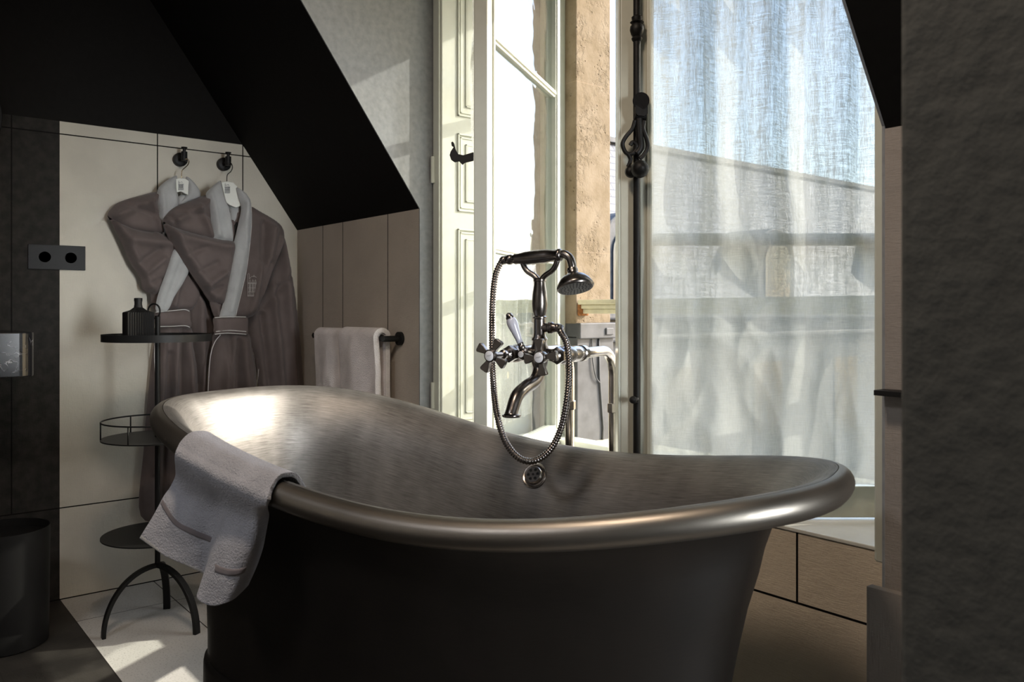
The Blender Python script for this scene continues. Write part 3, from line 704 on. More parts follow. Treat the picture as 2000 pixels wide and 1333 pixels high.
# hand shower and hose
hs = thing('hand_shower', 'nickel hand shower with ribbed hose lying in the mixer cradle', 'shower head', real(HZ))
ga = (AX+Z*.05).normalized()
m = MB(); m.lathe(HZ-ga*.100, ga, [(0, .010), (.006, .0135), (.014, .0135), (.018, .0105), (.024, .0125), (.028, .0145), (.034, .0135), (.06, .0175), (.09, .0185), (.12, .0175), (.150, .014), (.154, .0165), (.160, .0165), (.164, .0125)], 26)
tip = HZ+ga*.052
neck = crom([tip, tip+ga*.018+Z*.001, tip+ga*.034-Z*.010, tip+ga*.041-Z*.028, tip+ga*.042-Z*.042], 7); m.tube(neck, .0105, 16)
m.build('grip', 'nickel_d', hs, smooth=True, auto=50)
hdn = (Z*-1+AX*.30+IN*.22).normalized(); hb = neck[-1]
m = MB(); m.lathe(hb, hdn, [(-.006, .0125), (.000, .0145), (.006, .013), (.011, .016), (.018, .030), (.028, .040), (.040, .0465), (.046, .048), (.050, .0455)], 40)
m.build('shower_rose', 'nickel_d', hs, smooth=True, auto=50)
m = MB(); m.lathe(hb+hdn*.0495, hdn, [(0, .044), (.001, .044), (.0012, .001)], 36)
q1 = hdn.cross(IN).normalized(); q2 = hdn.cross(q1)
for rr_, k_ in ((.010, 8), (.019, 14), (.028, 20), (.037, 26)):
    for k in range(k_):
        a = 2*math.pi*k/k_; c = hb+hdn*.0505+(q1*math.cos(a)+q2*math.sin(a))*rr_; m.lathe(c, hdn, [(0, .0016), (.0014, .0010)], 6)
m.build('spray_face', 'blackm', hs)
h0 = HZ-ga*.100; hend = jc+AX*.05
yA = -SA*h0.x+CA*h0.y; yB = -SA*hend.x+CA*hend.y
hp = [h0, h0-ga*.014-Z*.002, at(968, 538, Y=yA), at(962, 590, Y=yA-.01), at(961, 660, Y=yA-.02), at(963, 740, Y=yA-.05), at(970, 805, Y=2.09), at(986, 860, Y=2.05), at(1012, 894, Y=2.02), at(1042, 901, Y=2.01), at(1072, 882, Y=2.01), at(1094, 842, Y=2.01), at(1107, 785, Y=2.01), at(1112, 720, Y=2.03), at(1107, 672, Y=2.05), at(1095, 648, Y=2.07), hend+AX*.012, hend]
hc_ = crom(hp, 10)
# arc-length resample and rib
hl = [0.]
for i in range(1, len(hc_)): hl.append(hl[-1]+(hc_[i]-hc_[i-1]).length)
npt = int(hl[-1]/.0017); A_ = np.array([tuple(p) for p in hc_]); sA = np.linspace(0, hl[-1], npt)
pts = [Vector((np.interp(s, hl, A_[:, 0]), np.interp(s, hl, A_[:, 1]), np.interp(s, hl, A_[:, 2]))) for s in sA]
m = MB(); m.tube(pts, [.0088 if i % 4 < 2 else .0072 for i in range(npt)], 14); m.build('hose', 'nickel_d', hs, smooth=True)
MB().tube([hc_[0], hc_[0]-ga*.012, hc_[9]], [.0105, .0115, .010], 14).build('hose_end', 'nickel_d', hs, smooth=True); MB().tube([hend, hend+AX*.002, hc_[-9]], [.012, .0115, .010], 14).build('hose_end', 'nickel_d', hs, smooth=True)

MB.fit = None
# ================================================================== TOWEL OVER THE BATH RIM
# control rows run from the inside of the bath over the rim and down the outside; columns from left to right
def rimpt_px(px):      # rim centre on the near side for a photo column
    best = None
    for k in range(NTUB):
        x, y, z = R0[k]
        if not (3.8 < TT[k] < 5.2): continue
        p = tubpt(x, y, z); Yc = -SA*p.x+CA*p.y; X = CA*p.x+SA*p.y; q = CX+F*X/Yc
        if best is None or abs(q-px) < best[0]: best = (abs(q-px), k)
    return best[1]
def rimcol(px, r=TR+.010):
    k = rimpt_px(px); x, y, z = R0[k]; nx, ny = NRM[k]; out = []
    for (d, h) in ((.080, -.045), (.050, .004), (.030, r*.85), (.010, r*1.04), (-.012, r*1.0), (-r*.85, r*.5), (-r*1.08, -.005)):
        out.append(tubpt(x-nx*d, y-ny*d, z+h))
    return out
cols = []
spec = [  # (rim column, hanging points as photo column, row, depth)
    (378, [(345, 930, 2.02), (322, 970, 2.01), (300, 1010, 2.00), (273, 1052, 1.99)]),
    (410, [(368, 960, 1.99), (348, 1010, 1.97), (332, 1050, 1.97), (322, 1085, 1.97)]),
    (440, [(400, 975, 1.94), (386, 1030, 1.93), (376, 1075, 1.93), (372, 1108, 1.93)]),
    (468, [(432, 990, 1.91), (420, 1045, 1.91), (409, 1090, 1.92), (404, 1128, 1.93)]),
    (490, [(452, 1000, 1.86), (428, 1060, 1.85), (406, 1120, 1.86), (388, 1168, 1.87)]),
    (515, [(478, 1010, 1.82), (458, 1075, 1.81), (436, 1135, 1.82), (418, 1184, 1.83)]),
    (540, [(505, 1012, 1.80), (490, 1075, 1.80), (470, 1130, 1.81), (450, 1172, 1.82)]),
    (558, [(522, 1005, 1.84), (512, 1060, 1.85), (500, 1100, 1.86), (482, 1142, 1.87)]),
]
for rc, hang in spec: cols.append(rimcol(rc)+[at(x, y, Y=Yd*.83-.02) for x, y, Yd in hang])
NR_ = len(cols[0])
dense = [crom(c, 9) for c in cols]              # each column along its length
G = []
for j in range(len(dense[0])):
    G.append(crom([d[j] for d in dense], 12))
for j, row in enumerate(G):
    for i, p in enumerate(row):
        n3 = mn.noise(p*26)*.0035+mn.noise(p*70)*.0012
        row[i] = p+Vector((*rm(.15, -1), 0))*n3+Z*n3*.3
t_ = thing('bath_towel', 'pale grey towel hanging over the left side of the bathtub rim', 'towel', cols[4][4])
ts_ = MB().grid(G).build('towel_cloth', 'towel_grey', t_, smooth=True, solid=.009, offset=0)
sm = ts_.modifiers.new('sub', 'SUBSURF'); sm.levels = 1; sm.render_levels = 1
JB = len(G)-1-14
def band(i0, i1, j0, nm, mat='towel_band', wj=1.6, off=.0052):
    rows = []
    for k in range(4):
        jf = j0+wj*k/3; ja = int(jf); fr_ = jf-ja; row = []
        for i in range(i0, i1+1):
            p = G[ja][i].lerp(G[min(ja+1, len(G)-1)][i], fr_); row.append(p+Vector((*rm(.15, -1), 0))*off)
        rows.append(row)
    return MB().grid(rows).build(nm, mat, t_, smooth=True, solid=.002)
band(0, 36, len(G)-18, 'woven_band', wj=2.0); band(48, 84, len(G)-14, 'woven_band', wj=2.0)
band(0, 36, len(G)-3, 'hem', 'towelling', 1.4, .004)

# ================================================================== TOWEL RAIL AND HANGING TOWELS
VR = VB-.062; zr_ = at(765, 663, v=VR).z
ur0, ur1 = at(617, 660, v=VR).x, at(752, 663, v=VR).x
rail = thing('towel_rail', 'black towel rail on the beige boarded wall', 'towel rail', (ur1, VB, zr_))
MB().tube([(ur0-.02, VR, zr_), (ur1+.012, VR, zr_)], .0085, 16).build('bar', 'blackm', rail, smooth=True, auto=40)
for uu in (ur0+.0, ur1+.004):
    m = MB(); m.lathe((uu, VB, zr_), (0, -1, 0), [(0, .024), (.012, .024), (.013, .0225)], 28); m.tube([(uu, VB-.01, zr_), (uu, VR-.012, zr_)], .0105, 18)
    m.build('bracket', 'blackm', rail, smooth=True, auto=40)
def hung(u0, u1, front, backl, thick, label, seed):
    prof = []; r = .0105
    for k in range(10): prof.append((VR-r-thick*.5, zr_-front+(front)*k/9))
    for k in range(1, 8):
        a = math.pi*k/8; prof.append((VR-(r+thick*.5)*math.cos(a), zr_+(r+thick*.5)*math.sin(a)))
    for k in range(10): prof.append((VR+r+thick*.5-.004, zr_-backl*k/9))
    prof = [(p.x, p.y) for p in crom([Vector((a, b, 0)) for a, b in prof], 2)]
    t = thing('hand_towel', label, 'towel', ((u0+u1)/2, VR, zr_), 'towels on the rail')
    for lay in range(2):
        du = .012*lay; G2 = []
        for a, b in prof:
            row = []
            for k in range(25):
                q = k/24; uu = u0+(u1-u0-du)*q+du*.2; fold = .010*math.exp(-((q-.86)/.06)**2)*(1 if lay == 0 else 0)
                drop = min(1, max(0, (zr_-b)/.12))
                row.append(Vector((uu+.004*mn.noise(Vector((b*9, seed, q*2))), a+(-1 if a < VR else .2)*(lay*thick*.30*-1)+(.009*math.sin(q*3.1*2+seed)+.004*mn.noise(Vector((q*6, b*11, seed))))*drop*(1 if a < VR else .0), b+(thick*.1 if lay == 0 else -.0))))
            G2.append(row)
        o = MB().grid(G2).build('towel_fold', 'towel_pink', t, smooth=True, solid=thick*.55, bevel=0)
        b_ = o.modifiers.new('b', 'BEVEL'); b_.width = thick*.22; b_.segments = 3; b_.limit_method = 'ANGLE'; b_.angle_limit = math.radians(50)
    return t
ua = at(616, 660, v=VR-.02).x; ub = at(668, 660, v=VR-.02).x; uc = at(664, 660, v=VR-.02).x; ud = at(737, 660, v=VR-.02).x
hung(ua+.008, ub-.016, .33, .30, .026, 'warm white towel on the rail, left of the pair', 1)
hung(uc+.016, ud, .36, .33, .032, 'warm white towel on the rail, nearer the window, with fluffy edge', 2)

# ================================================================== BATHROBES ON HANGERS
KX = 1150/440.
def cp_(pts): return [(180+x/KX, 270+y/KX) for x, y in pts]
def cf(fs): return [(180+a/KX, 270+b/KX, 180+c/KX, 270+d/KX, w_*.75, h_*2.6) for a, b, c, d, w_, h_ in fs]
def robe_part(poly, off, thick, name, mat, parent, folds=(), seed=1, edge=.03, wob=.009, d=.007, wscale=9, back=.3):
    mp = lambda x, y: at(x, y, u=UA+off)
    mb = puff(cp_(poly), mp, (1, 0, 0), thick, d, cf(folds), wob, wscale, seed, edge, back)
    return mb.build(name, mat, parent, smooth=True)
def piping(pts, off, parent, r=.0016, mat='white_pipe', name='piping'):
    return MB().tube(crom([at(x, y, u=UA+off) for x, y in cp_(pts)], 6), r, 8).build(name, mat, parent, smooth=True)
def emblem(O, ex, ey, ez, r, parent, mat, name='emblem'):   # line drawing of an arched facade
    m = MB(); P_ = lambda x, y: Vector(O)+Vector(ex)*x+Vector(ey)*y+Vector(ez)*r*.5
    L = []
    L += [[(0, 0), (0, 1.0), (.06, 1.05), (.13, 1.0), (.13, .78)], [(.13, .78), (.3, .9), (.6, .9), (.72, .86)], [(.45, .9), (.52, .97), (.6, .9)], [(-.03, 0), (.78, 0)], [(-.03, .04), (.78, .04)], [(0, .58), (.82, .58)], [(0, .61), (.82, .61)], [(0, .2), (.8, .2)], [(0, .38), (.8, .38)]]
    for x in (.12, .36, .58):
        for a in (0, .12): L.append([(x+a, .02), (x+a, .62)])
        L.append([(x, .62), (x+.02, .72), (x+.06, .76), (x+.10, .72), (x+.12, .62)]); L.append([(x+.06, .2), (x+.06, .58)])
    L.append([(.82, 0), (.82, .75)])
    for l in L: m.tube([P_(x, y) for x, y in l], r, 4)
    return m.build(name, mat, parent)
# rear robe (left)
RL = thing('bathrobe', 'taupe bathrobe on the left hook, partly behind the other robe and the tray stand', 'bathrobe', at(350, 380, u=UA+.04), 'bathrobes')
robe_part([(330,960),(495,960),(515,1060),(535,1180),(542,1330),(560,1600),(590,1925),(420,1945),(248,1930),(262,1600),(290,1260),(305,1120),(318,1040)], .030, .040, 'skirt', 'taupe', RL,
          [(420,980,380,1500,.02,.014),(480,980,520,1600,.018,.014),(350,1000,310,1700,.02,.012),(440,980,455,1900,.012,-.012),(385,1100,350,1900,.012,-.010)], 3, .05)
robe_part([(500,650),(520,690),(555,800),(600,860),(625,1000),(600,1100),(585,1290),(600,1880),(548,1880),(540,1300),(520,1100),(495,960),(480,870),(440,780)], .020, .035, 'sleeve', 'taupe', RL, [(540,800,560,1800,.02,.01)], 4)
robe_part([(300,770),(400,560),(500,645),(530,700),(550,790),(520,862),(485,880),(385,882),(320,880)], .040, .040, 'bodice', 'taupe', RL, [(430,700,400,880,.012,.01)], 5)
robe_part([(425,560),(470,600),(502,650),(470,730),(420,810),(385,880),(330,885),(325,850),(345,770),(375,690),(405,600)], .100, .016, 'lapel', 'towelling', RL, [(450,640,370,860,.012,-.004)], 6, .02, .003)
robe_part([(335,275),(230,298),(150,322),(108,348),(78,400),(130,450),(210,475),(330,495),(365,495),(352,400),(338,330)], .035, .045, 'shoulder', 'taupe', RL,
          [(110,400,330,300,.02,.010),(180,350,330,400,.015,-.008),(290,330,350,480,.015,.01)], 7, .035)
robe_part([(78,395),(105,415),(210,462),(300,480),(330,478),(400,515),(430,560),(405,630),(365,730),(330,800),(285,790),(255,768),(245,715),(195,640),(150,540),(105,445)], .055, .048, 'tucked_sleeve', 'taupe', RL,
          [(110,430,280,760,.018,.012),(230,640,330,570,.012,-.008),(250,700,350,620,.012,.009),(270,750,340,720,.009,-.008),(180,520,390,540,.025,.010)], 8, .035)
robe_part([(432,192),(372,222),(333,268),(336,350),(350,430),(366,500),(395,430),(440,342),(440,300),(428,250)], .070, .020, 'collar', 'towelling', RL, [(350,280,360,440,.012,.006)], 9, .02, .003)
robe_part([(478,198),(520,225),(556,285),(540,318),(470,330),(440,345),(452,320),(485,270)], .055, .018, 'collar', 'towelling', RL, (), 10, .02, .003)
robe_part([(322,890),(360,880),(440,873),(494,877),(502,920),(500,968),(430,962),(360,966),(322,962)], .075, .022, 'belt', 'taupe', RL, [(330,920,500,915,.03,.004)], 11, .015, .002)
piping([(322,889),(400,882),(470,876),(496,884)], .098, RL); piping([(330,962),(400,962),(470,958),(498,966)], .098, RL); piping([(325,1000),(318,1100),(322,1200)], .07, RL)
robe_part([(440,300),(475,290),(500,330),(445,345)], .052, .008, 'lining', 'towelling', RL, (), 12, .01, .001)
# front robe (right)
RR_ = thing('bathrobe', 'taupe bathrobe on the right hook, full front view with pale shawl collar', 'bathrobe', at(440, 400, u=UA+.1), 'bathrobes')
robe_part([(935,428),(960,470),(992,570),(1020,720),(1050,950),(1078,1280),(1085,1500),(960,1520),(850,1480),(848,1270),(830,1120),(798,1020),(798,900),(860,780),(900,680),(935,560)], .045, .040, 'sleeve', 'taupe', RR_,
          [(960,520,1020,1400,.025,.014),(900,760,960,1400,.02,.012),(850,900,900,1300,.015,-.012),(860,860,1000,700,.015,-.008)], 21, .04)
robe_part([(790,345),(850,372),(950,435),(978,500),(962,570),(905,700),(852,840),(800,918),(640,915),(600,840),(560,760),(600,600),(680,420),(700,360)], .075, .045, 'bodice', 'taupe', RR_,
          [(900,470,820,900,.03,.016),(860,440,840,800,.015,-.010),(950,520,860,800,.015,.012),(840,650,780,900,.012,.008),(880,640,830,840,.01,-.010)], 22, .04)
robe_part([(632,990),(785,990),(812,1060),(832,1160),(840,1300),(850,1500),(858,1925),(700,1945),(560,1925),(570,1500),(585,1290),(595,1150),(612,1050)], .085, .045, 'skirt', 'taupe', RR_,
          [(700,1000,640,1500,.02,.014),(740,1000,790,1500,.022,.016),(680,1010,690,1500,.012,-.012),(770,1010,820,1400,.014,.010),(720,1030,740,1900,.012,-.012)], 23, .05)
robe_part([(592,290),(500,322),(428,350),(383,385),(363,432),(450,480),(540,510),(618,525),(607,420),(600,350)], .100, .045, 'shoulder', 'taupe', RR_,
          [(400,430,590,320,.02,.010),(420,380,600,400,.012,-.007),(520,350,600,500,.018,.010),(390,400,420,470,.01,-.012)], 24, .035)
robe_part([(363,430),(400,448),(520,486),(640,512),(716,528),(716,620),(692,740),(668,846),(640,842),(600,832),(560,778),(500,688),(440,592),(392,520)], .115, .050, 'tucked_sleeve', 'taupe', RR_,
          [(390,480,600,820,.02,.014),(420,500,700,560,.03,.010),(520,690,620,640,.01,-.007),(560,760,660,690,.012,.010),(570,790,650,760,.008,-.009),(470,600,560,560,.01,-.006)], 25, .035)
robe_part([(652,218),(602,258),(580,290),(600,350),(607,440),(616,512),(660,522),(716,530),(714,440),(694,350),(672,290),(660,240)], .135, .022, 'collar', 'towelling', RR_, [(600,290,640,500,.014,.006),(690,350,700,520,.01,.005)], 26, .022, .003)
robe_part([(738,252),(790,288),(810,340),(813,440),(802,560),(786,680),(760,790),(728,912),(700,920),(650,915),(665,850),(690,740),(708,640),(722,540),(745,440),(760,360),(745,300)], .140, .024, 'lapel', 'towelling', RR_, [(780,330,770,560,.014,.006),(760,600,700,880,.014,.004)], 27, .022, .003)
robe_part([(622,916),(700,912),(786,912),(793,960),(786,1004),(700,1000),(628,1001),(620,960)], .135, .026, 'belt', 'taupe', RR_, (), 28, .015, .002)
robe_part([(640,840),(665,850),(652,915),(625,915),(600,835)], .11, .02, 'gather', 'taupe', RR_, [(625,840,640,910,.006,.006)], 29, .015)
piping([(624,917),(700,913),(784,914)], .160, RR_); piping([(632,988),(700,982),(786,988)], .160, RR_); piping([(626,1002),(690,996),(786,1002)], .160, RR_)
piping([(655,1004),(622,1050),(602,1130),(592,1290),(586,1500)], .128, RR_); piping([(812,330),(814,440),(803,560),(787,680),(762,790),(732,912)], .148, RR_, .0013)
piping([(850,1180),(845,1230),(838,1260)], .10, RR_, .001)
robe_part([(668,300),(745,300),(760,360),(745,440),(716,450),(700,360)], .105, .010, 'lining', 'towelling', RR_, (), 30, .015, .001)
robe_part([(716,440),(745,440),(722,560),(712,560)], .105, .02, 'dark_neck_strip', 'blackm', RR_, (), 31, .01, .001)  # black strip in the neck opening below the lining
e0 = at(484, 579, u=UA+.137); e1_ = at(507, 579, u=UA+.137); e2_ = at(484, 536, u=UA+.137)
emblem(e0, (e1_-e0), (e2_-e0), (1, 0, 0), .0008, RR_, 'thread', 'embroidered_emblem')
e0 = at(380, 566, u=UA+.085); e1_ = at(388, 566, u=UA+.085); e2_ = at(380, 556, u=UA+.085)
# hangers
def hanger(px, py, off, side, label, poly, em, wire):
    h = thing('coat_hanger', label, 'coat hanger', at(px, py, u=UA+off), 'robe hangers')
    m = MB(); m.prism([at(x, y, u=UA+off) for x, y in poly], (.010, 0, 0)); m.build('hanger_body', 'card', h, bevel=.002)
    MB().tube(crom([at(x, y, u=UA+o_) for x, y, o_ in wire], 8), .0018, 8).build('hanger_hook', 'brass' if side else 'iron', h, smooth=True)
    O = at(em[0], em[1], u=UA+off+.0105); emblem(O, at(em[0]+em[2], em[1], u=UA+off+.0105)-O, at(em[0], em[1]-em[3], u=UA+off+.0105)-O, (1, 0, 0), .0005, h, 'ink')
    return h
Kh = 2000/220.
hq = lambda pts: [(300+x/Kh, 280+y/Kh) for x, y in pts]
hanger(353, 360, .075, 1, 'white hanger in the left robe, pale brass hook', hq([(380,640),(450,625),(540,630),(615,675),(605,790),(600,925),(540,895),(470,860),(395,880)]), (300+440/Kh, 280+830/Kh, 12, 17),
       [(354.5, 348, .08), (355.5, 334, .08), (361, 328, .078), (367, 322, .076), (369, 315, .074), (366, 311, .072), (361, 311, .072)])
hanger(445, 366, .125, 0, 'white hanger in the right robe, dark hook', hq([(1190,700),(1290,682),(1400,700),(1470,770),(1500,900),(1520,1040),(1540,1110),(1450,1150),(1330,1100),(1270,1050),(1230,880)]), (300+1265/Kh, 280+885/Kh, 12, 18),
       [(443, 356, .13), (444, 342, .13), (451, 335, .12), (454, 327, .11), (452, 320, .10), (449, 318, .095)])
def hook(px, py, label, group='robe hooks'):
    c = at(px, py, u=UA); h = thing('wall_hook', label, 'hook', c, group)
    m = MB(); m.lathe(c, (1, 0, 0), [(0, .026), (.016, .027), (.022, .0265), (.0235, .0245)], 30); m.build('rosette', 'blackm', h, smooth=True, auto=40)
    c2 = c+Vector((.02, 0, 0)); m = MB(); m.tube([c2, c2+Vector((.052, .0, .0))], .008, 16)
    e = c+Vector((.062, .0, -.012)); m.lathe(e, Z, [(0, .0115), (.036, .0115), (.038, .006), (.048, .006), (.050, .0115), (.054, .0115)], 20)
    m.build('peg', 'blackm', h, smooth=True, auto=40); return h
hook(350, 313, 'round black wall hook above the left robe'); hook(435, 322, 'round black wall hook above the right robe')

# unseen fill lamps at the ceiling and a window added to brighten the room
lamp = thing('ceiling_fill_lamp', 'round white fill lamp added above the bathtub, over the top of the view', 'lamp', (-.85, .35, ZC-.03))
MB().lathe((-.85, .35, ZC-.03), Z, [(0, .20), (.03, .20)], 40).build('fill_lamp_base', 'card', lamp, smooth=True, auto=40)
ll = bpy.data.lights.new('ceiling_fill_light', 'AREA'); ll.shape = 'DISK'; ll.size = .36; ll.energy = 13; ll.color = (1, .80, .62)
lo_ = bpy.data.objects.new('ceiling_fill_light', ll); COL.objects.link(lo_); lo_.location = (-.85, .35, ZC-.035)
lamp2 = thing('ceiling_fill_lamp', 'round white fill lamp added in the middle of the room behind the camera', 'lamp', (-.9, -1.3, ZC-.03))
MB().lathe((-.9, -1.3, ZC-.03), Z, [(0, .30), (.03, .30)], 40).build('fill_lamp_base', 'card', lamp2, smooth=True, auto=40)
l3 = bpy.data.lights.new('ceiling_fill_light', 'AREA'); l3.shape = 'DISK'; l3.size = .56; l3.energy = 13; l3.color = (.97, .96, 1)
lo3 = bpy.data.objects.new('ceiling_fill_light', l3); COL.objects.link(lo3); lo3.location = (-.9, -1.3, ZC-.035)
w2 = struct(bpy.data.objects.new('added_window', None)); COL.objects.link(w2)  # unseen window, added as a surround for the alcove fill light
m = MB(); m.box((1.28, .86, .32), (1.33, .88, 1.88)); m.box((1.28, 1.20, .32), (1.33, 1.525, 1.88)); m.box((1.28, .86, .28), (1.33, 1.525, .34)); m.box((1.28, .86, 1.86), (1.33, 1.525, 1.92))
m.build('window_frame', 'trimw', w2, bevel=.003)
m = MB(); m.box((1.33, fp.y+.14, 0), (1.38, VB, .30)); m.box((1.33, fp.y+.14, 1.90), (1.38, VB, ZC)); struct(m.build('wall_alcove', 'whitewall'))

# ================================================================== TRAY STAND, BOTTLE, BIN, BASIN, SOCKET
SX, SY = -1.178, 2.74; SP = Vector((*rm(SX, SY), 0))
stand = thing('tray_stand', 'black three-tier metal tray stand with arched legs between wall and tub', 'side table', SP)
MB().tube([SP+Z*.198, SP+Z*1.035], .0085, 18).build('pole', 'blackm', stand, smooth=True, auto=40)
def disc(z, r, lip, name):
    m = MB(); m.lathe(SP+Z*z, Z, [(0, r), (lip, r), (lip, r-.004), (.004, r-.004), (.004, .001)] if lip > .006 else [(0, r), (lip, r), (lip, .001)], 72); return m.build(name, 'blackm', stand, smooth=True, auto=30)
disc(.950, .170, .024, 'tray'); disc(.628, .172, .004, 'tray'); disc(.308, .172, .004, 'tray')
m = MB(); m.tube([SP+Z*.688+Vector((math.cos(a)*.170, math.sin(a)*.170, 0)) for a in [2*math.pi*k/72 for k in range(72)]], .0026, 10, closed=True)
m.build('gallery_ring', 'blackm', stand, smooth=True)
for k in range(6):
    a = 2*math.pi*k/6+.25; q = SP+Vector((math.cos(a)*.170, math.sin(a)*.170, .630)); MB().tube([q, q+Z*.058], .0024, 8).build('gallery_post', 'blackm', stand, smooth=True)
rc = SP+Z*1.050+Vector((*rm(-.012, 0), 0)); ex = Vector((*rm(.95, -.3), 0)).normalized()
m = MB(); m.tube([rc+ex*.024*math.cos(a)+Z*.024*math.sin(a) for a in [2*math.pi*k/40 for k in range(40)]], .0028, 10, closed=True); m.build('ring_handle', 'blackm', stand, smooth=True)
for fx, fy in ((202, 1248), (326, 1190), (384, 1239)):
    ft = at(fx, fy, z=0); dr = Vector((ft.x-SP.x, ft.y-SP.y, 0)); R_ = dr.length; dr.normalize(); side = Z.cross(dr)
    p = []
    for k in range(19):
        a = math.radians(90*k/18); p.append(SP+dr*(R_*math.sin(a))+Z*(.205*math.cos(a)))
    m = MB(); W2 = .0115; T2 = .006; ringz = []
    for i, q in enumerate(p):
        tg = (p[min(i+1, 18)]-p[max(i-1, 0)]).normalized(); nn = side.cross(tg).normalized()
        ringz.append([q+side*W2+nn*T2, q-side*W2+nn*T2, q-side*W2-nn*T2, q+side*W2-nn*T2])
    ringz[-1] = [Vector((a.x, a.y, 0)) for a in ringz[-1]]
    m.grid(ringz, True); m.f += [(0, 1, 2, 3), tuple(len(m.v)-4+k for k in (3, 2, 1, 0))]
    m.build('leg', 'blackm', stand, bevel=.0015)
# fluted flask on the top tray
bc = at(270, 655, Y=2.70); bc.z = .954
flask = thing('fluted_bottle', 'black fluted square bottle with narrow neck on the top tray', 'bottle', bc)
bx = Vector((*rm(.80, .60), 0)); by = Z.cross(bx); hwid = .040
def sq_ring(h, z, fl=.0022, nf=11, rnd=0.):
    row = []
    for s_ in range(4):
        a0 = [(1, -1), (1, 1), (-1, 1), (-1, -1)][s_]; a1 = [(1, 1), (-1, 1), (-1, -1), (1, -1)][s_]
        for k in range(nf*2):
            q = k/(nf*2); x = a0[0]*(1-q)+a1[0]*q; y = a0[1]*(1-q)+a1[1]*q
            f = h-(fl if k % 2 else 0)
            if rnd:
                L = math.hypot(x, y); x = x*(1-rnd)+x/L*rnd; y = y*(1-rnd)+y/L*rnd
            row.append(bc+bx*x*f+by*y*f+Z*z)
    return row
m = MB(); m.grid([sq_ring(hwid, 0), sq_ring(hwid, .089), sq_ring(hwid*.97, .092), sq_ring(hwid*.62, .099, .0012, 11, .6), sq_ring(.0135, .108, 0, 11, 1), sq_ring(.0118, .118, 0, 11, 1), sq_ring(.0118, .131, 0, 11, 1), sq_ring(.0001, .131, 0, 11, 1)], True)
m.build('bottle_body', 'blackm', flask)
m = MB(); m.lathe(bc+Z*.128, Z, [(0, .0128), (.010, .0128), (.011, .011)], 20); m.build('bottle_cap', 'blackm', flask, smooth=True, auto=40)
# waste bin
bn = Vector((*rm(-1.602, 2.60), 0))
bin_ = thing('waste_bin', 'matt black cylindrical waste bin on the dark floor', 'bin', bn)
m = MB(); m.lathe(bn, Z, [(.0, .118), (.004, .124), (.362, .128), (.366, .128), (.366, .1255), (.02, .121), (.02, .001)], 64); m.build('bin_body', 'bin', bin_, smooth=True, auto=35)
m = MB(); m.lathe(bn+Z*.330, Z, [(0, .118), (.012, .118), (.012, .06), (.004, .001)], 48); m.build('bin_liner', 'bin', bin_, smooth=True, auto=35)
# marble basin
us, vs_, z0, z1 = -2.95, at(70, 650, u=-2.95).y, at(40, 737, u=-2.95).z, at(40, 650, u=-2.95).z
poly = []
for k in range(9): a = math.radians(90*k/8); poly.append((us-.045+.045*math.cos(a), vs_-.045+.045*math.sin(a), z0))
poly += [(UA+.002, vs_, z0), (UA+.002, -.25, z0), (us, -.25, z0)]
tag(MB().prism(poly, (0, 0, z1-z0)).build('washbasin', 'marble', bevel=.003, smooth=False), 'black marble washbasin block with white veins at the left edge', 'washbasin')
# socket plate across the dark and beige panels
c0, c1 = at(55, 526, u=UA+.008), at(167, 481, u=UA+.008); zb, zt_ = at(110, 527, u=UA+.008).z, at(110, 479, u=UA+.008).z
sock = thing('wall_socket', 'black double socket plate straddling the dark and beige wall panels', 'socket', (UA, c0.y, zb))
MB().box((UA, c0.y, zb), (UA+.008, c1.y, zt_)).build('plate', 'blackm', sock, bevel=.001)
for px in (87.5, 138.5):
    c = at(px, 502, u=UA+.008); c.z = (zb+zt_)/2
    MB().lathe(c, (1, 0, 0), [(.0, .0215), (.0012, .0215), (.0012, .0195), (-.004, .0185), (-.0045, .001)], 36).build('socket_well', 'blackm', sock, smooth=True, auto=40)
    m = MB()
    for dv in (-.0095, .0095): m.lathe(c+Vector((-.004, dv, 0)), (1, 0, 0), [(0, .0022), (.0025, .0022)], 12)
    m.build('socket_contacts', 'nickel_d', sock)
# round mirror on the left, only its rim enters the frame
mc = at(-118, 215, u=UA+.02); mr = (at(3, 215, u=UA+.02)-mc).length
mir = thing('round_mirror', 'black rimmed round mirror just entering at the left edge', 'mirror', mc)
m = MB(); m.lathe(mc-Vector((.018, 0, 0)), (1, 0, 0), [(0, mr), (.028, mr), (.030, mr-.003), (.028, mr-.010), (.012, mr-.010)], 72, cap=False); m.build('mirror_rim', 'blackm', mir, smooth=True, auto=35)
M['mirror'] = simple('mirror_glass', (.7, .7, .7), .02, 1.)
m = MB(); m.lathe(mc-Vector((.012, 0, 0)), (1, 0, 0), [(0, mr-.009), (.010, mr-.009), (.010, .001)], 72); m.build('mirror_glass', 'mirror', mir)

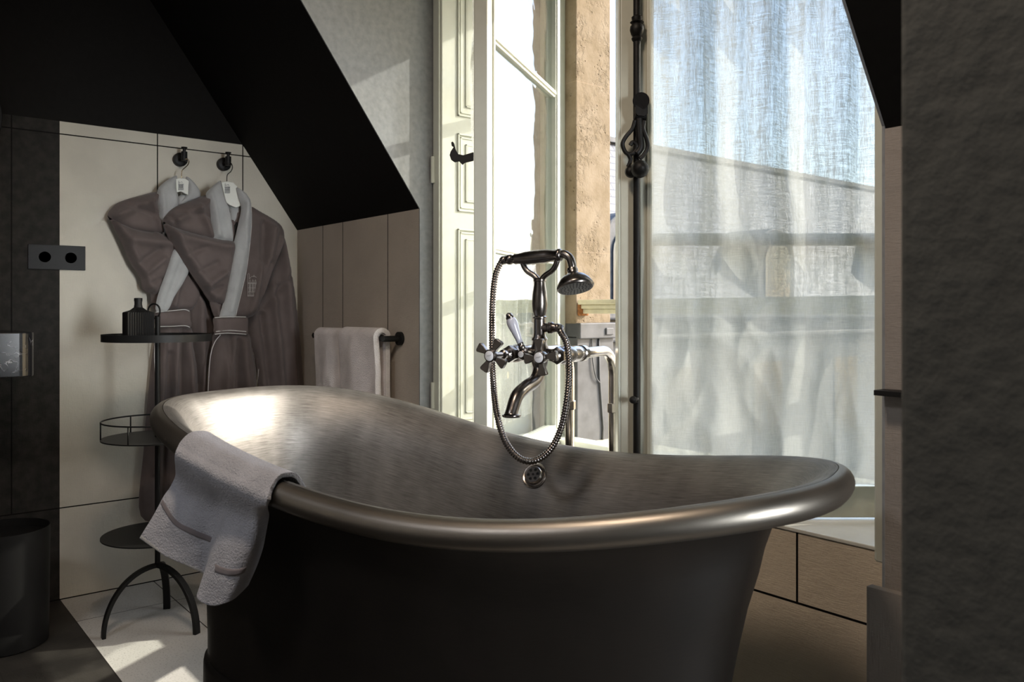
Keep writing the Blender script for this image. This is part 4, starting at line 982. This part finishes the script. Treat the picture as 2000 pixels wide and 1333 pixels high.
# ================================================================== OUTSIDE
UO = -2.262                                  # outer stone reveal face
o = MB().box((UO-.6, VW+.05, 1.0), (UO, 2.335, 4.2)).build('stone_pier', 'stone', bevel=.004, bseg=2); tag(o, 'warm pitted limestone pier at the left side of the window opening', 'stone pier')
o = MB().box((UR+.10, VW+.05, .3), (UR+.7, 2.22, 4.2)).build('stone_pier', 'stone', bevel=.01); tag(o, 'limestone pier outside behind the right-hand curtain', 'stone pier')
struct(MB().box((UL-.1, VW+.05, ZT-.0), (UR+.1, 2.335, 4.2)).build('wall_outside_lintel', 'stone'))
zf = thing('zinc_cladding', 'dark weathered zinc cladding below the stone pier outside', 'roof flashing', (UO, 2.2, .53))
m = MB().box((UO-.5, VW+.05, .45), (UO+.006, 2.345, .955)); m.build('zinc_sheet', 'zinc', zf, bevel=.003)
m = MB().box((UO-.5, VW+.05, .945), (UO+.022, 2.365, 1.005)); m.build('zinc_capping', 'zinc', zf, bevel=.004)
m = MB().box((UO+.02, 2.285, .958), (UO+.028, 2.325, .985)); m.build('zinc_clip', 'zinc', zf, bevel=.003)
m = MB().tube([(UO+.009, 2.262, .945), (UO+.010, 2.264, .80), (UO+.010, 2.285, .60), (UO+.010, 2.28, .52)], .0035, 8); m.tube(crom([(UO+.009, 2.225, .955), (UO+.012, 2.225, .87), (UO+.014, 2.24, .80), (UO+.012, 2.263, .775)], 6), .0025, 8); m.build('zinc_seam', 'zinc', zf, smooth=True)
struct(MB().box((UL-.05, VW+.05, .50), (UR+.1, 2.36, .552)).build('trim_2', 'rail', bevel=.006))
gv = 2.185; gz = CAMZ+(HY-586)/F*3.1
gr = thing('guard_rail', 'cream painted moulded guard rail across the window outside', 'railing', (UO, gv, gz))
m = MB(); m.box((UO+.008, gv-.035, gz-.018), (UR+.07, gv+.035, gz)); m.box((UO+.014, gv-.024, gz-.034), (UR+.07, gv+.024, gz-.018)); m.box((UO+.014, gv-.014, gz-.052), (UR+.07, gv+.014, gz-.034)); m.build('rail_bar', 'rail', gr, bevel=.003)
m = MB(); m.box((UO+.0005, gv-.030, gz-.060), (UO+.0145, gv+.018, gz-.012)); m.build('rusty_fixing', 'rust', gr, bevel=.004)

# neighbouring wing with slate roof, running away from the facade
UW = -8.0
nb = thing('neighbour_building', 'slate-roofed building across the courtyard beyond the window', 'building', (UW, 12, -6))
m = MB().box((UW-5, 3.2, -8), (UW, 30, .93)); m.build('facade_wall', 'facade', nb)
m = MB().prism([(UW+.12, 3.0, 1.12), (UW-1.9, 3.0, 3.95), (UW-5, 3.0, 3.95), (UW-5, 3.0, 1.12)], (0, 27, 0)); m.build('slate_roof', 'slate', nb)
m = MB().box((UW-.3, 3.0, .93), (UW+.30, 30, 1.12)); m.box((UW-.3, 3.0, .62), (UW+.16, 30, .72)); m.build('cornice', 'zinc', nb, bevel=.03)
m = MB().box((UW-2.3, 3.0, 3.93), (UW-1.8, 30, 4.02)); m.build('ridge_capping', 'zinc', nb)
for vv in (5.45, 8.6, 12.2, 16.6, 21.5):
    m = MB(); pr = [(UW+.05, vv-.55, 1.12), (UW+.05, vv+.55, 1.12)]
    for k in range(13): a = math.pi*k/12; pr.append((UW+.05, vv+.55*math.cos(a), 1.95+.50*math.sin(a)))
    m.prism(pr, (-1.6, 0, 0)); dm = m.build('dormer', 'zinc', nb, bevel=.03)
    m = MB(); pr = [(UW+.055, vv-.36, 1.2), (UW+.055, vv+.36, 1.2)]
    for k in range(13): a = math.pi*k/12; pr.append((UW+.055, vv+.36*math.cos(a), 1.88+.33*math.sin(a)))
    m.prism(pr, (.02, 0, 0)); m.build('dormer_window', 'darkglass', dm)
for vv in (4.6, 6.2, 7.8, 9.8, 12, 14.5, 17.5, 21):
    m = MB(); m.box((UW-.05, vv-.4, -1.9), (UW+.02, vv+.4, .2)); m.build('facade_window', 'darkglass', nb)
struct(MB().box((-40, 2.6, -8.2), (20, 60, -8.0)).build('ground_courtyard', 'zinc'))
